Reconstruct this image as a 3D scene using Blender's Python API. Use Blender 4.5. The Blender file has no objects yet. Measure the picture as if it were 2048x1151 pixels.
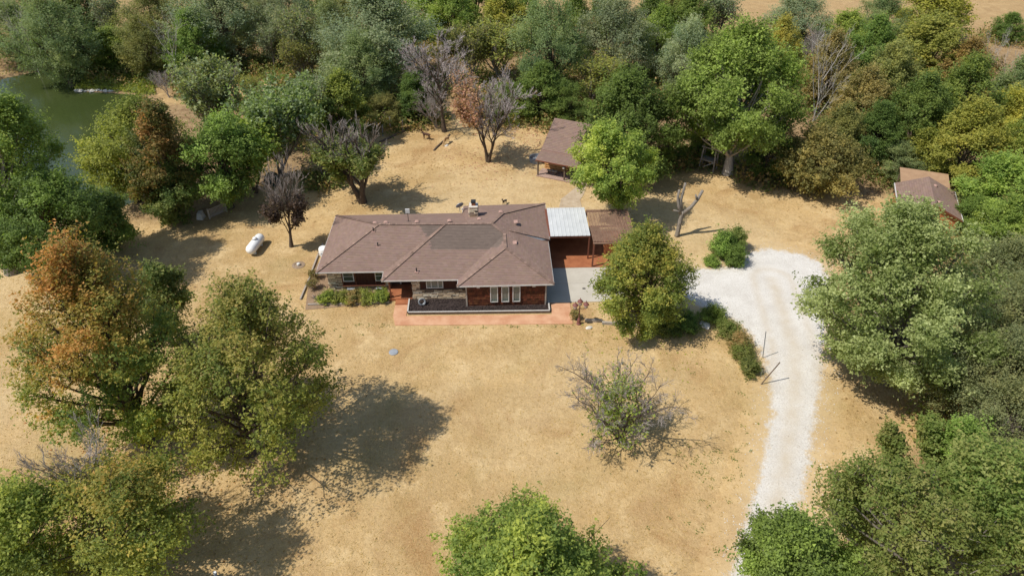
import bpy, math, random
import numpy as np
from mathutils import Vector
from mathutils.geometry import tessellate_polygon
R = math.radians
scene = bpy.context.scene
COL = scene.collection

# ------------------------------------------------------------------ camera
CAM_H, FPX, PITCH, PCX, PCY = 39.0, 1400.0, R(37.2), 1024.0, 575.5
cam_data = bpy.data.cameras.new('camera')
cam_data.sensor_width = 36.0
cam_data.lens = FPX / 2048 * 36.0
cam_data.clip_end = 6000
cam = bpy.data.objects.new('camera', cam_data)
COL.objects.link(cam)
cam.location = (0, 0, CAM_H)
cam.rotation_euler = (R(90) - PITCH, 0, 0)
scene.camera = cam

# ------------------------------------------------------------------ light
SUN_EL, SUN_AZ = R(55.5), R(202)          # azimuth of the sun in the XY plane, counted from +X
sdir = Vector((math.cos(SUN_EL) * math.cos(SUN_AZ), math.cos(SUN_EL) * math.sin(SUN_AZ), math.sin(SUN_EL)))
world = bpy.data.worlds.new('World'); scene.world = world; world.use_nodes = True
wn = world.node_tree; bg = wn.nodes['Background']
sky = wn.nodes.new('ShaderNodeTexSky'); sky.sky_type = 'NISHITA'; sky.sun_disc = False
sky.sun_elevation = SUN_EL; sky.sun_rotation = math.atan2(sdir.x, sdir.y) % (2 * math.pi)
sky.altitude = 200
wn.links.new(sky.outputs[0], bg.inputs[0]); bg.inputs[1].default_value = 0.125
sl = bpy.data.lights.new('sun', 'SUN'); sl.energy = 4.2; sl.angle = R(0.53); sl.color = (1.0, 0.95, 0.87)
so = bpy.data.objects.new('sun', sl); COL.objects.link(so)
so.rotation_euler = sdir.to_track_quat('Z', 'Y').to_euler()
scene.view_settings.view_transform = 'Standard'; scene.view_settings.look = 'None'
scene.view_settings.exposure = 0.27; scene.view_settings.gamma = 1.0
scene.view_settings.use_curve_mapping = False
scene.render.engine = 'CYCLES'
scene.cycles.max_bounces = 6; scene.cycles.transparent_max_bounces = 4

# ------------------------------------------------------------------ surveying: where a sight line meets height z
_f = np.array([0, math.cos(PITCH), -math.sin(PITCH)]); _u = np.array([0, math.sin(PITCH), math.cos(PITCH)])
def at(px, py, z=0.0):
    d = _f * FPX + np.array([1., 0, 0]) * (px - PCX) - _u * (py - PCY)
    return np.array([0, 0, CAM_H]) + d * ((z - CAM_H) / d[2])
def proj(p):
    q = np.asarray(p, float) - np.array([0, 0, CAM_H]); zc = q @ _f
    return PCX + FPX * q[0] / zc, PCY - FPX * (q @ _u) / zc, FPX / zc

# ------------------------------------------------------------------ materials
def new_mat(name):
    m = bpy.data.materials.new(name); m.use_nodes = True
    nt = m.node_tree; return m, nt, nt.nodes['Principled BSDF']
def N(nt, t, **kw):
    n = nt.nodes.new(t)
    for k, v in kw.items(): setattr(n, k, v)
    return n
def noise(nt, vec, scale, detail=4, rough=.6, dist=0.0):
    n = N(nt, 'ShaderNodeTexNoise'); n.inputs['Scale'].default_value = scale
    n.inputs['Detail'].default_value = detail; n.inputs['Roughness'].default_value = rough
    n.inputs['Distortion'].default_value = dist
    if vec is not None: nt.links.new(vec, n.inputs['Vector'])
    return n.outputs['Fac']
def maprange(nt, sock, a, b, c=0., d=1.):
    n = N(nt, 'ShaderNodeMapRange'); n.clamp = True
    for i, v in zip(('From Min', 'From Max', 'To Min', 'To Max'), (a, b, c, d)): n.inputs[i].default_value = v
    nt.links.new(sock, n.inputs['Value']); return n.outputs['Result']
def mix(nt, fac, a, b, mode='MIX'):
    n = N(nt, 'ShaderNodeMix', data_type='RGBA', blend_type=mode)
    if isinstance(fac, (int, float)): n.inputs[0].default_value = fac
    else: nt.links.new(fac, n.inputs[0])
    for i, s in ((6, a), (7, b)):
        if isinstance(s, tuple): n.inputs[i].default_value = (*s, 1)
        else: nt.links.new(s, n.inputs[i])
    return n.outputs[2]
def math_(nt, op, a, b):
    n = N(nt, 'ShaderNodeMath', operation=op)
    for i, s in ((0, a), (1, b)):
        if isinstance(s, (int, float)): n.inputs[i].default_value = s
        else: nt.links.new(s, n.inputs[i])
    return n.outputs[0]
def bump(nt, bsdf, h, strength=.3, dist=.02):
    b = N(nt, 'ShaderNodeBump'); b.inputs['Strength'].default_value = strength; b.inputs['Distance'].default_value = dist
    nt.links.new(h, b.inputs['Height']); nt.links.new(b.outputs[0], bsdf.inputs['Normal'])
def objco(nt): return N(nt, 'ShaderNodeTexCoord').outputs['Object']

def mat(name, c1, c2=None, scale=3., rough=.8, bumps=.2, bscale=20., metal=0., spec=.3, tint=False, stretch=None, bdist=.01):
    m, nt, b = new_mat(name)
    v = objco(nt)
    if stretch:
        mp = N(nt, 'ShaderNodeMapping'); mp.inputs['Scale'].default_value = stretch
        nt.links.new(v, mp.inputs['Vector']); v = mp.outputs[0]
    c2 = c2 or tuple(x * .78 for x in c1)
    f = maprange(nt, noise(nt, v, scale, 6, .65), .34, .66)
    c = mix(nt, f, c1, c2)
    if tint:
        a = N(nt, 'ShaderNodeAttribute', attribute_name='tint'); c = mix(nt, 1.0, c, a.outputs['Color'], 'MULTIPLY')
    nt.links.new(c, b.inputs['Base Color'])
    b.inputs['Roughness'].default_value = rough; b.inputs['Metallic'].default_value = metal
    b.inputs['Specular IOR Level'].default_value = spec
    if bumps: bump(nt, b, noise(nt, v, bscale, 4), bumps, bdist)
    return m

def ground_color(nt, v):
    big = maprange(nt, noise(nt, v, .06, 5, .65, .8), .42, .58)
    c = mix(nt, big, (.510, .348, .162), (.375, .245, .105))
    c = mix(nt, math_(nt, 'MULTIPLY', maprange(nt, noise(nt, v, .30, 6, .7), .50, .66), .9), c, (.620, .455, .240))
    c = mix(nt, math_(nt, 'MULTIPLY', maprange(nt, noise(nt, v, .12, 5, .72, 1.2), .52, .66), .85), c, (.310, .170, .068))
    g = N(nt, 'ShaderNodeMapping'); g.inputs['Location'].default_value = (31, 17, 3); nt.links.new(v, g.inputs['Vector'])
    c = mix(nt, math_(nt, 'MULTIPLY', maprange(nt, noise(nt, g.outputs[0], .1, 5, .7), .52, .70), .6), c, (.285, .225, .088))
    c = mix(nt, math_(nt, 'MULTIPLY', maprange(nt, noise(nt, g.outputs[0], .04, 4, .6, 1.0), .50, .62), .6), c, (.56, .43, .245))
    mow = N(nt, 'ShaderNodeTexWave', wave_type='RINGS', rings_direction='SPHERICAL'); mow.inputs['Scale'].default_value = .085
    mow.inputs['Distortion'].default_value = 2.2; mow.inputs['Detail'].default_value = 3
    mm = N(nt, 'ShaderNodeMapping'); mm.inputs['Location'].default_value = (-4, -30, 0); nt.links.new(v, mm.inputs['Vector'])
    nt.links.new(mm.outputs[0], mow.inputs['Vector'])
    c = mix(nt, math_(nt, 'MULTIPLY', mow.outputs['Fac'], .32), c, (.53, .385, .20))
    c = mix(nt, math_(nt, 'MULTIPLY', maprange(nt, noise(nt, v, .9, 6, .75), .50, .68), .34), c, (.27, .165, .065))
    sp = maprange(nt, noise(nt, v, 2.6, 6, .78), .46, .62)
    c = mix(nt, math_(nt, 'MULTIPLY', sp, .33), c, (.235, .150, .060))
    fine = maprange(nt, noise(nt, v, 7, 4, .8), .42, .62)
    c = mix(nt, math_(nt, 'MULTIPLY', fine, .36), c, (.62, .445, .22))
    return c
def make_ground_mat():
    m, nt, b = new_mat('dry_grass'); v = objco(nt)
    c = ground_color(nt, v)
    a = N(nt, 'ShaderNodeAttribute', attribute_name='soil')
    litter = mix(nt, maprange(nt, noise(nt, v, 1.2, 6, .75), .4, .6), (.20, .125, .065), (.33, .23, .12))
    sf = maprange(nt, math_(nt, 'ADD', a.outputs['Fac'], math_(nt, 'MULTIPLY', noise(nt, v, .35, 5, .7), .9)), .75, 1.15)
    c = mix(nt, sf, c, litter)
    fa = N(nt, 'ShaderNodeAttribute', attribute_name='field').outputs['Fac']
    stubble = mix(nt, maprange(nt, noise(nt, v, .25, 6, .75, 1.5), .4, .62), (.40, .27, .13), (.31, .20, .095))
    c = mix(nt, math_(nt, 'MULTIPLY', fa, .75), c, stubble)
    nt.links.new(c, b.inputs['Base Color']); b.inputs['Roughness'].default_value = .95; b.inputs['Specular IOR Level'].default_value = .1
    bump(nt, b, math_(nt, 'ADD', noise(nt, v, 4, 6, .8), noise(nt, v, .8, 4)), .8, .14)
    return m
def make_gravel_mat():
    m, nt, b = new_mat('white_gravel'); v = objco(nt)
    a = N(nt, 'ShaderNodeAttribute', attribute_name='edge').outputs['Fac']
    tr = N(nt, 'ShaderNodeAttribute', attribute_name='track').outputs['Fac']
    e = math_(nt, 'ADD', a, math_(nt, 'MULTIPLY', math_(nt, 'SUBTRACT', noise(nt, v, 1.1, 7, .8), .5), 1.25))
    e = maprange(nt, e, .40, .62)
    c = mix(nt, maprange(nt, noise(nt, v, .5, 5, .7), .35, .65), (.63, .605, .555), (.53, .50, .45))
    c = mix(nt, math_(nt, 'MULTIPLY', maprange(nt, noise(nt, v, 8, 5, .85), .48, .62), .5), c, (.34, .30, .25))
    c = mix(nt, math_(nt, 'MULTIPLY', tr, maprange(nt, noise(nt, v, .8, 5, .7), .3, .7, .25, .85)), c, (.47, .395, .29))
    sh = N(nt, 'ShaderNodeAttribute', attribute_name='shoulder').outputs['Fac']
    gc = mix(nt, math_(nt, 'MULTIPLY', sh, .55), ground_color(nt, v), (.50, .38, .22))
    c = mix(nt, e, gc, c)
    nt.links.new(c, b.inputs['Base Color']); b.inputs['Roughness'].default_value = .95; b.inputs['Specular IOR Level'].default_value = .1
    bump(nt, b, noise(nt, v, 9, 5, .8), .6, .05)
    return m
def make_water_mat():
    m, nt, b = new_mat('pond_water'); v = objco(nt)
    c = mix(nt, maprange(nt, noise(nt, v, .06, 3), .35, .65), (.036, .050, .014), (.046, .058, .019))
    nt.links.new(c, b.inputs['Base Color']); b.inputs['Roughness'].default_value = .09
    b.inputs['IOR'].default_value = 1.33; b.inputs['Specular IOR Level'].default_value = .6
    mp = N(nt, 'ShaderNodeMapping'); mp.inputs['Scale'].default_value = (.5, 1.2, 1); nt.links.new(v, mp.inputs['Vector'])
    bump(nt, b, noise(nt, mp.outputs[0], 2.5, 4), .25, .04)
    return m
def foliage_mat(name, col, transl=.46, rough=.6):
    m, nt, b = new_mat(name)
    a = N(nt, 'ShaderNodeAttribute', attribute_name='tint')
    oi = N(nt, 'ShaderNodeObjectInfo')
    hs = N(nt, 'ShaderNodeHueSaturation')
    nt.links.new(maprange(nt, oi.outputs['Random'], 0, 1, .488, .512), hs.inputs['Hue'])
    nt.links.new(maprange(nt, oi.outputs['Random'], 0, 1, .9, 1.12), hs.inputs['Value'])
    nt.links.new(mix(nt, 1.0, col, a.outputs['Color'], 'MULTIPLY'), hs.inputs['Color'])
    c = hs.outputs[0]
    nt.links.new(c, b.inputs['Base Color']); b.inputs['Roughness'].default_value = rough
    b.inputs['Specular IOR Level'].default_value = .25
    t = N(nt, 'ShaderNodeBsdfTranslucent')
    tc = mix(nt, 1.0, c, (1.25, 1.35, .7), 'MULTIPLY'); nt.links.new(tc, t.inputs['Color'])
    ms = N(nt, 'ShaderNodeMixShader'); ms.inputs[0].default_value = transl
    out = nt.nodes['Material Output']
    nt.links.new(b.outputs[0], ms.inputs[1]); nt.links.new(t.outputs[0], ms.inputs[2]); nt.links.new(ms.outputs[0], out.inputs['Surface'])
    return m

M = {}
M['ground'] = make_ground_mat(); M['gravel'] = make_gravel_mat(); M['water'] = make_water_mat()
M['bark'] = mat('brown_bark', (.13, .095, .065), (.065, .048, .035), 4, .9, .6, 9, stretch=(3, 3, .7), bdist=.05)
M['grey_bark'] = mat('grey_bark', (.30, .265, .22), (.15, .125, .10), 4, .9, .6, 9, stretch=(3, 3, .7), bdist=.05)
M['pale_bark'] = mat('pale_dead_wood', (.46, .42, .37), (.28, .25, .21), 4, .9, .4, 9, stretch=(3, 3, .7))
M['twig'] = mat('grey_twigs', (.33, .285, .25), (.24, .20, .175), 2, .9, 0)
M['twig_red'] = mat('reddish_twigs', (.46, .40, .375), (.34, .285, .26), 2, .9, 0)
M['roof_base'] = mat('roof_underlay', (.055, .038, .032), None, 3, .9, 0)  # dark tone stands in for shadow lines between the shingle courses
M['shingle'] = mat('brown_shingles', (.224, .152, .120), (.208, .140, .110), .5, .92, .5, 60, tint=True, spec=.15)
M['white_trim'] = mat('white_trim', (.62, .61, .58), (.52, .50, .46), 2, .5, .05)
M['stone'] = mat('veneer_stone', (1, 1, 1), (.82, .80, .77), 9, .9, .5, 30, tint=True)
M['mortar'] = mat('dark_mortar', (.085, .066, .05), None, 8, .95, .3)
M['shake'] = mat('cedar_shakes', (.128, .042, .016), (.062, .019, .009), 6, .8, .4, 30, tint=True, stretch=(4, 4, 1))
M['redwood'] = mat('stained_wood', (.062, .019, .012), (.038, .012, .009), 3, .6, .2, 20, stretch=(1, 1, 4))
M['post_red'] = mat('brown_red_post', (.20, .072, .038), (.135, .045, .026), 3, .6, .2, 20)
M['terracotta'] = mat('terracotta_concrete', (.36, .135, .058), (.25, .085, .036), 1.1, .75, .2, 12)
M['walk'] = mat('peach_stamped_concrete', (.56, .33, .195), (.44, .215, .115), .9, .8, .25, 14)
M['concrete'] = mat('pale_concrete', (.46, .425, .355), (.40, .365, .30), .7, .85, .2, 25)
M['mulch'] = mat('dark_lava_rock', (.060, .042, .036), (.028, .020, .018), 9, .95, 1.0, 14, bdist=.08)
M['bed'] = mat('dry_mulch', (.30, .205, .125), (.21, .14, .085), 2, .95, .8, 12, bdist=.05)
M['timber'] = mat('weathered_timber', (.40, .355, .30), (.26, .22, .18), 3, .9, .4, 14, stretch=(1, 4, 4))
M['old_wood'] = mat('brown_log_wood', (.16, .115, .08), (.09, .065, .045), 3, .9, .4, 14)
M['white_metal'] = mat('white_metal_roof', (.53, .535, .52), (.44, .45, .44), .9, .45, .05, spec=.4)
M['brown_metal'] = mat('brown_lattice', (.30, .185, .125), (.22, .13, .088), 2, .6, .1)
M['tank'] = mat('white_tank_paint', (.80, .80, .78), (.74, .74, .71), 2, .35, .02, spec=.4)
M['black'] = mat('black_metal', (.03, .03, .03), None, 3, .5, 0)
M['grey_metal'] = mat('grey_metal', (.30, .32, .34), (.24, .255, .27), 3, .45, .05, metal=.3)
M['vent'] = mat('pink_tan_vent', (.38, .24, .19), (.32, .195, .155), 4, .6, .05)
M['glass'] = mat('window_glass', (.035, .045, .045), (.05, .06, .055), .5, .06, 0, spec=.7)
M['curtain'] = mat('pale_green_curtain', (.16, .185, .155), (.10, .12, .105), 3, .12, 0, spec=.6, stretch=(6, 6, .5))
M['log'] = mat('golden_log_siding', (.50, .27, .10), (.38, .19, .065), 3, .7, .2, 12, stretch=(1, 1, 5))
M['deck'] = mat('weathered_deck', (.40, .28, .22), (.31, .21, .165), 3, .85, .3, 20)
M['orange_wall'] = mat('orange_stained_siding', (.44, .17, .065), (.33, .115, .045), 3, .7, .2, 12)
M['tan_roof'] = mat('tan_metal_roof', (.36, .23, .135), (.30, .185, .108), 1.5, .7, .05)
M['lamp'] = mat('rust_red_iron', (.215, .085, .07), (.15, .055, .045), 5, .6, .1)
M['lamp_glass'] = mat('frosted_glass', (.55, .52, .47), None, 3, .2, 0)
M['rock'] = mat('pale_limestone', (.62, .58, .51), (.42, .38, .32), 3, .9, .6, 8, bdist=.05)
M['green_plastic'] = mat('dark_green_plastic', (.016, .05, .04), None, 2, .4, 0)
M['grey_wood'] = mat('grey_wood', (.34, .31, .28), (.22, .195, .17), 3, .9, .3, 14)
M['cone_soil'] = mat('bare_soil', (.30, .22, .15), (.22, .155, .10), 2, .95, .5, 12)
M['island'] = mat('pale_shore', (.42, .37, .27), (.28, .25, .16), 1, .95, .6, 6)
M['cap_stone'] = mat('pale_cap', (.50, .475, .435), (.40, .375, .335), 3, .8, .2)
M['shaded_wood'] = mat('shade_dark_board', (.045, .027, .018), (.028, .018, .013), 3, .8, .2, 20)  # carport shade put into the colour of its rear posts and boards
M['pathstone'] = mat('worn_path', (.46, .37, .26), (.34, .255, .165), 1.4, .95, .5, 9)
M['cover'] = mat('blue_grey_cover', (.30, .32, .34), None, 3, .7, .1)

# ------------------------------------------------------------------ mesh helpers
def fast_mesh(name, V, F, mats, tint=None, smooth=False, attrs=None, mi=None):
    """V (n,3); F (m,k) with one k for all faces, or list of lists."""
    me = bpy.data.meshes.new(name)
    V = np.asarray(V, np.float32)
    me.vertices.add(len(V)); me.vertices.foreach_set('co', V.ravel())
    if isinstance(F, np.ndarray):
        k = F.shape[1]; me.loops.add(F.size); me.loops.foreach_set('vertex_index', F.astype(np.int32).ravel())
        me.polygons.add(len(F)); me.polygons.foreach_set('loop_start', np.arange(0, F.size, k, dtype=np.int32))
    else:
        fl = np.fromiter((i for f in F for i in f), np.int32); ln = np.array([len(f) for f in F])
        me.loops.add(len(fl)); me.loops.foreach_set('vertex_index', fl)
        me.polygons.add(len(F)); me.polygons.foreach_set('loop_start', np.concatenate([[0], np.cumsum(ln)[:-1]]).astype(np.int32))
    if mi is not None: me.polygons.foreach_set('material_index', np.asarray(mi, np.int32))
    me.update(calc_edges=True)
    me.polygons.foreach_set('use_smooth', np.full(len(me.polygons), smooth))
    if tint is not None:
        a = me.color_attributes.new('tint', 'FLOAT_COLOR', 'POINT')
        t = np.ones((len(V), 4), np.float32); t[:, :3] = tint; a.data.foreach_set('color', t.ravel())
    for k, v in (attrs or {}).items():
        a = me.attributes.new(k, 'FLOAT', 'POINT'); a.data.foreach_set('value', np.asarray(v, np.float32))
    for m in (mats if isinstance(mats, (list, tuple)) else [mats]): me.materials.append(m)
    return me
def link(name, me, parent=None):
    o = bpy.data.objects.new(name, me); COL.objects.link(o)
    if parent is not None: o.parent = parent
    return o
def tag(o, label=None, cat=None, group=None, kind=None):
    for k, v in (('label', label), ('category', cat), ('group', group), ('kind', kind)):
        if v: o[k] = v
    return o
def thing(name, label, cat, loc=(0, 0, 0), rz=0., group=None):
    o = bpy.data.objects.new(name, None); COL.objects.link(o)
    o.location = tuple(float(c) for c in loc); o.rotation_euler = (0, 0, rz); o.empty_display_size = .3
    return tag(o, label, cat, group)

class MB:
    def __init__(s): s.v = []; s.f = []; s.t = []
    def add(s, V, F, tint=None):
        n = len(s.v); s.v += [tuple(map(float, p)) for p in V]; s.f += [[n + i for i in f] for f in F]
        s.t += [tint or (1, 1, 1)] * len(V); return s
    def box(s, x0, x1, y0, y1, z0, z1, tint=None):
        return s.add([(x, y, z) for x in (x0, x1) for y in (y0, y1) for z in (z0, z1)],
                     [(0, 1, 3, 2), (4, 6, 7, 5), (0, 4, 5, 1), (2, 3, 7, 6), (0, 2, 6, 4), (1, 5, 7, 3)], tint)
    def beam(s, a, b, w, h, tint=None, up=(0, 0, 1)):
        a, b = Vector(a), Vector(b); t = (b - a).normalized(); u = Vector(up)
        if abs(t.dot(u)) > .98: u = Vector((0, 1, 0))
        r = t.cross(u).normalized() * w / 2; q = r.cross(t).normalized() * h / 2
        V = [p + sr * r + sq * q for p in (a, b) for sr in (-1, 1) for sq in (-1, 1)]
        return s.add(V, [(0, 1, 3, 2), (4, 6, 7, 5), (0, 4, 5, 1), (2, 3, 7, 6), (0, 2, 6, 4), (1, 5, 7, 3)], tint)
    def tube(s, pts, rad, k=8, cap=True):
        pts = np.asarray(pts, float); rad = np.broadcast_to(np.asarray(rad, float), (len(pts),))
        V, F = tubes(pts[None], rad[None], k); F = [list(f) for f in F]
        if cap: F += [list(range(k))[::-1], [(len(pts) - 1) * k + i for i in range(k)]]
        return s.add(V, F)
    def lathe(s, prof, k=16, c=(0, 0, 0)):
        V = [(c[0] + r * math.cos(2 * math.pi * i / k), c[1] + r * math.sin(2 * math.pi * i / k), c[2] + z) for r, z in prof for i in range(k)]
        F = [(j * k + i, j * k + (i + 1) % k, (j + 1) * k + (i + 1) % k, (j + 1) * k + i) for j in range(len(prof) - 1) for i in range(k)]
        if prof[-1][0] > 1e-4: F.append([(len(prof) - 1) * k + i for i in range(k)])
        return s.add(V, F)
    def prism(s, poly, z0, z1, tint=None):
        n = len(poly); a = sum(poly[i][0] * poly[(i + 1) % n][1] - poly[(i + 1) % n][0] * poly[i][1] for i in range(n))
        if a < 0: poly = poly[::-1]
        V = [(x, y, z0) for x, y in poly] + [(x, y, z1) for x, y in poly]
        F = [list(range(n))[::-1], [n + i for i in range(n)]] + [(i, (i + 1) % n, n + (i + 1) % n, n + i) for i in range(n)]
        return s.add(V, F, tint)
    def build(s, name, m, parent=None, smooth=False, kind=None, label=None):
        o = link(name, fast_mesh(name, s.v, s.f, m, tint=np.array(s.t, np.float32), smooth=smooth), parent)
        if kind: o['kind'] = kind
        if label: o['label'] = label
        return o

def tubes(P, Rd, k=5):
    """P (B,N,3), Rd (B,N) -> verts, quads"""
    B, n, _ = P.shape
    T = np.gradient(P, axis=1); T /= np.linalg.norm(T, axis=2, keepdims=True) + 1e-9
    ref = np.where(np.abs(T[:, :1, 2:3]) > .8, np.array([1., 0, 0]), np.array([0., 0, 1.]))
    a = np.cross(T, np.broadcast_to(ref, T.shape)); a /= np.linalg.norm(a, axis=2, keepdims=True) + 1e-9
    b = np.cross(T, a)
    an = np.arange(k) * 2 * math.pi / k
    V = P[:, :, None] + Rd[:, :, None, None] * (np.cos(an)[None, None, :, None] * a[:, :, None] + np.sin(an)[None, None, :, None] * b[:, :, None])
    idx = np.arange(B * n * k).reshape(B, n, k); nx = np.roll(idx, -1, axis=2)
    F = np.stack([idx[:, :-1], nx[:, :-1], nx[:, 1:], idx[:, 1:]], -1).reshape(-1, 4)
    return V.reshape(-1, 3), F

def leaves(rng, P, nrm, size, wr=.8, fold=0.):
    """one small triangular leaf spray per point"""
    n = len(P)
    nrm = nrm / (np.linalg.norm(nrm, axis=1, keepdims=True) + 1e-9)
    r = rng.normal(size=(n, 3)); d = np.cross(nrm, r); d /= np.linalg.norm(d, axis=1, keepdims=True) + 1e-9
    w = np.cross(nrm, d)
    s = (size * rng.uniform(.6, 1.4, n))[:, None]; k = rng.uniform(.3, .6, n)[:, None] * wr / .8
    V = np.stack([P - d * s * .5 - w * s * k, P - d * s * .25 + w * s * k, P + d * s * .55], 1).reshape(-1, 3)
    return V, np.arange(3 * n).reshape(-1, 3)

def shape_r(t, kind):
    if kind == 'round': return np.sin(np.pi * np.clip(t, .02, .985) ** .85) ** .55
    if kind == 'egg': return np.sin(np.pi * np.clip(t, .03, .985) ** .62) ** .62
    if kind == 'vase': return np.sin(np.pi * np.clip(t, .03, .985) ** 1.25) ** .6
    if kind == 'cone': return (1 - np.clip(t, 0, .97)) ** .75 * np.clip(t * 8, .4, 1)
    return np.sqrt(np.clip(1 - (2 * t - 1) ** 2, .02, 1))

DENS, LSZ = 2.45, .565
def gen_leafy(seed, H, Rr, cb=.2, nl=24, nc=24, nlf=22, leaf=.3, cs=.5, shape='round', lobe=.36, upl=.0,
              hue=None, off=(0, 0), var=.16, trunk_r=None, sticks=0, flat=.75, stretch=1.0, rough=.14, spray=1.5):
    """crown (V,F,tint) and trunk (V,F). hue(t, lobe_rand, rng, n) -> (n,3) multiplier"""
    rng = np.random.default_rng(seed); nlf = int(nlf * DENS); leaf = leaf * LSZ
    zb = cb * H; hc = H - zb
    i = np.arange(nl); t = (i + .5) / nl; t = np.clip(t + rng.uniform(-.5, .5, nl) / nl * 2, .02, .98)
    az = i * 2.39996 + rng.uniform(-.5, .5, nl)
    lr = Rr * lobe * rng.uniform(.7, 1.25, nl)
    rad = np.maximum(shape_r(t, shape) * Rr - lr * .75, 0) * rng.uniform(.8, 1.06, nl) * np.where(rng.random(nl) < .16, .45, 1)
    ph = rng.uniform(0, 6.28, 4)
    rad *= 1 + rough * (.55 * np.sin(2 * az + ph[0]) + .5 * np.sin(3 * az + 5 * t + ph[1]) + .45 * np.sin(5 * az - 7 * t + ph[2]))
    C = np.stack([np.cos(az) * rad, np.sin(az) * rad, zb + lr * .5 + t * (hc - lr * 1.2)], 1)
    C[:, 0] += off[0] * (C[:, 2] / H); C[:, 1] += off[1] * (C[:, 2] / H)
    d = rng.normal(size=(nl, nc, 3)); d[..., 2] += .35; d /= np.linalg.norm(d, axis=2, keepdims=True)
    rr = lr[:, None] * rng.uniform(.12, 1, (nl, nc)) ** .45
    K = C[:, None] + d * rr[..., None] * np.array([1, 1, flat])
    if upl: K[..., 2] += rng.random((nl, nc)) ** 3 * upl
    keep = K[..., 2] > max(.15, zb * .55); 
    csz = cs * rng.uniform(.6, 1.35, (nl, nc))
    off3 = rng.normal(size=(nl, nc, nlf, 3)) * np.array([1, 1, .7 * stretch]) * csz[..., None, None] * .42
    ax = np.array([off[0] * .5, off[1] * .5, zb + hc * .4])
    kd = K - ax; kd /= np.linalg.norm(kd, axis=2, keepdims=True) + 1e-9
    kd = kd * .75 + np.array([0, 0, .35]) + rng.normal(size=K.shape) * .38
    us = rng.uniform(-.55, 1, (nl, nc, nlf, 1)); off3 *= (1.15 - .55 * us)
    P = K[:, :, None] + off3 + kd[:, :, None] * us * (csz * spray)[..., None, None]
    out = P - ax; out /= np.linalg.norm(out, axis=3, keepdims=True) + 1e-9
    nrm = out * .55 + np.array([0, 0, .55]) + rng.normal(size=P.shape) * .55
    lrand = rng.normal(size=(nl, 1, 1)); crand = rng.normal(size=(nl, nc, 1)); frand = rng.normal(size=(nl, nc, nlf))
    val = np.clip(1 + var * (.45 * lrand + .55 * crand + .55 * frand), .45, 1.7)
    ok = np.broadcast_to(keep[..., None], val.shape).ravel()
    P = P.reshape(-1, 3)[ok]; nrm = nrm.reshape(-1, 3)[ok]; val = val.ravel()[ok]
    tt = np.clip((P[:, 2] - zb) / hc, 0, 1)
    mixr = (np.broadcast_to(lrand * .5 + crand * .5, (nl, nc, nlf)) + frand * .35).reshape(-1)[ok]
    tint = val[:, None] * (hue(tt, mixr, P / Rr) if hue else (1 + mixr[:, None] * np.array([.10, .03, -.02])))
    P[:, 2] = np.maximum(P[:, 2], .06)
    LV, LF = leaves(rng, P, nrm, leaf)
    LT = np.repeat(np.clip(tint, .02, 6), 3, axis=0)
    # trunk, limbs, branches
    tr = trunk_r or .028 * H
    top = np.array([off[0] * .62, off[1] * .62, zb + hc * .62])
    s = np.linspace(0, 1, 7)[:, None]
    bend = rng.normal(size=2) * .02 * H
    tp = top * s ** np.array([1.6, 1.6, 1.0]) + np.concatenate([np.sin(np.pi * s) * bend, 0 * s], 1)
    trad = tr * (1 - .78 * s[:, 0]) ; trad[0] *= 1.45
    V1, F1 = tubes(tp[None], trad[None], 8)
    # limbs to lobes
    u = np.clip((C[:, 2] - zb * .7) / (H * .75) * rng.uniform(.35, .75, nl), .18 if cb > .08 else .02, .92)
    st = np.stack([np.interp(u, s[:, 0], tp[:, j]) for j in range(3)], 1)
    st[:, 2] = np.minimum(st[:, 2], C[:, 2] * .9)
    q = np.linspace(0, 1, 5)[None, :, None]
    mid = (st + C) / 2 + np.array([0, 0, -.06]) * np.linalg.norm(C - st, axis=1)[:, None] + rng.normal(size=(nl, 3)) * .04 * Rr
    LP = (1 - q) ** 2 * st[:, None] + 2 * q * (1 - q) * mid[:, None] + q ** 2 * C[:, None]
    lrad = tr * .36 * (1 - .72 * q[..., 0]) * rng.uniform(.7, 1.2, nl)[:, None]
    V2, F2 = tubes(LP, lrad, 5)
    nb = min(nc, 9)
    q2 = np.linspace(0, 1, 3)[None, :, None]
    s0 = np.repeat(LP[:, 3], nb, 0) * .5 + np.repeat(LP[:, 4], nb, 0) * .5
    e0 = K[:, :nb].reshape(-1, 3); m0 = (s0 + e0) / 2 + rng.normal(size=e0.shape) * .05 * Rr
    BP = (1 - q2) ** 2 * s0[:, None] + 2 * q2 * (1 - q2) * m0[:, None] + q2 ** 2 * e0[:, None]
    V3, F3 = tubes(BP, tr * .09 * (1 - .6 * q2[..., 0]) * np.ones((len(e0), 1)), 3)
    Vs = [V1, V2, V3]; Fs = [F1, F2 + len(V1), F3 + len(V1) + len(V2)]
    if sticks:   # thin bare shoots that stand out of the crown
        k = rng.integers(0, nl * nc, sticks); kp = K.reshape(-1, 3)[k]
        o = kp - ax; o /= np.linalg.norm(o, axis=1, keepdims=True)
        dd = o * .7 + rng.normal(size=o.shape) * .3 + np.array([0, 0, .5])
        L = Rr * rng.uniform(.06, .16, sticks)[:, None]
        SP = np.stack([kp - dd * L * .8, kp + dd * L * .3 + rng.normal(size=o.shape) * .05, kp + dd * L], 1)
        V4, F4 = tubes(SP, np.array([[.03, .02, .008]]) * np.ones((sticks, 1)), 3)
        Fs.append(F4 + sum(map(len, Vs))); Vs.append(V4)
    TV = np.concatenate(Vs); TF = np.concatenate(Fs)
    TV[:, 2] = np.where(TV[:, 2] < .02, TV[:, 2] - .25, TV[:, 2])
    return (LV, LF, LT), (TV, TF)

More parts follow.
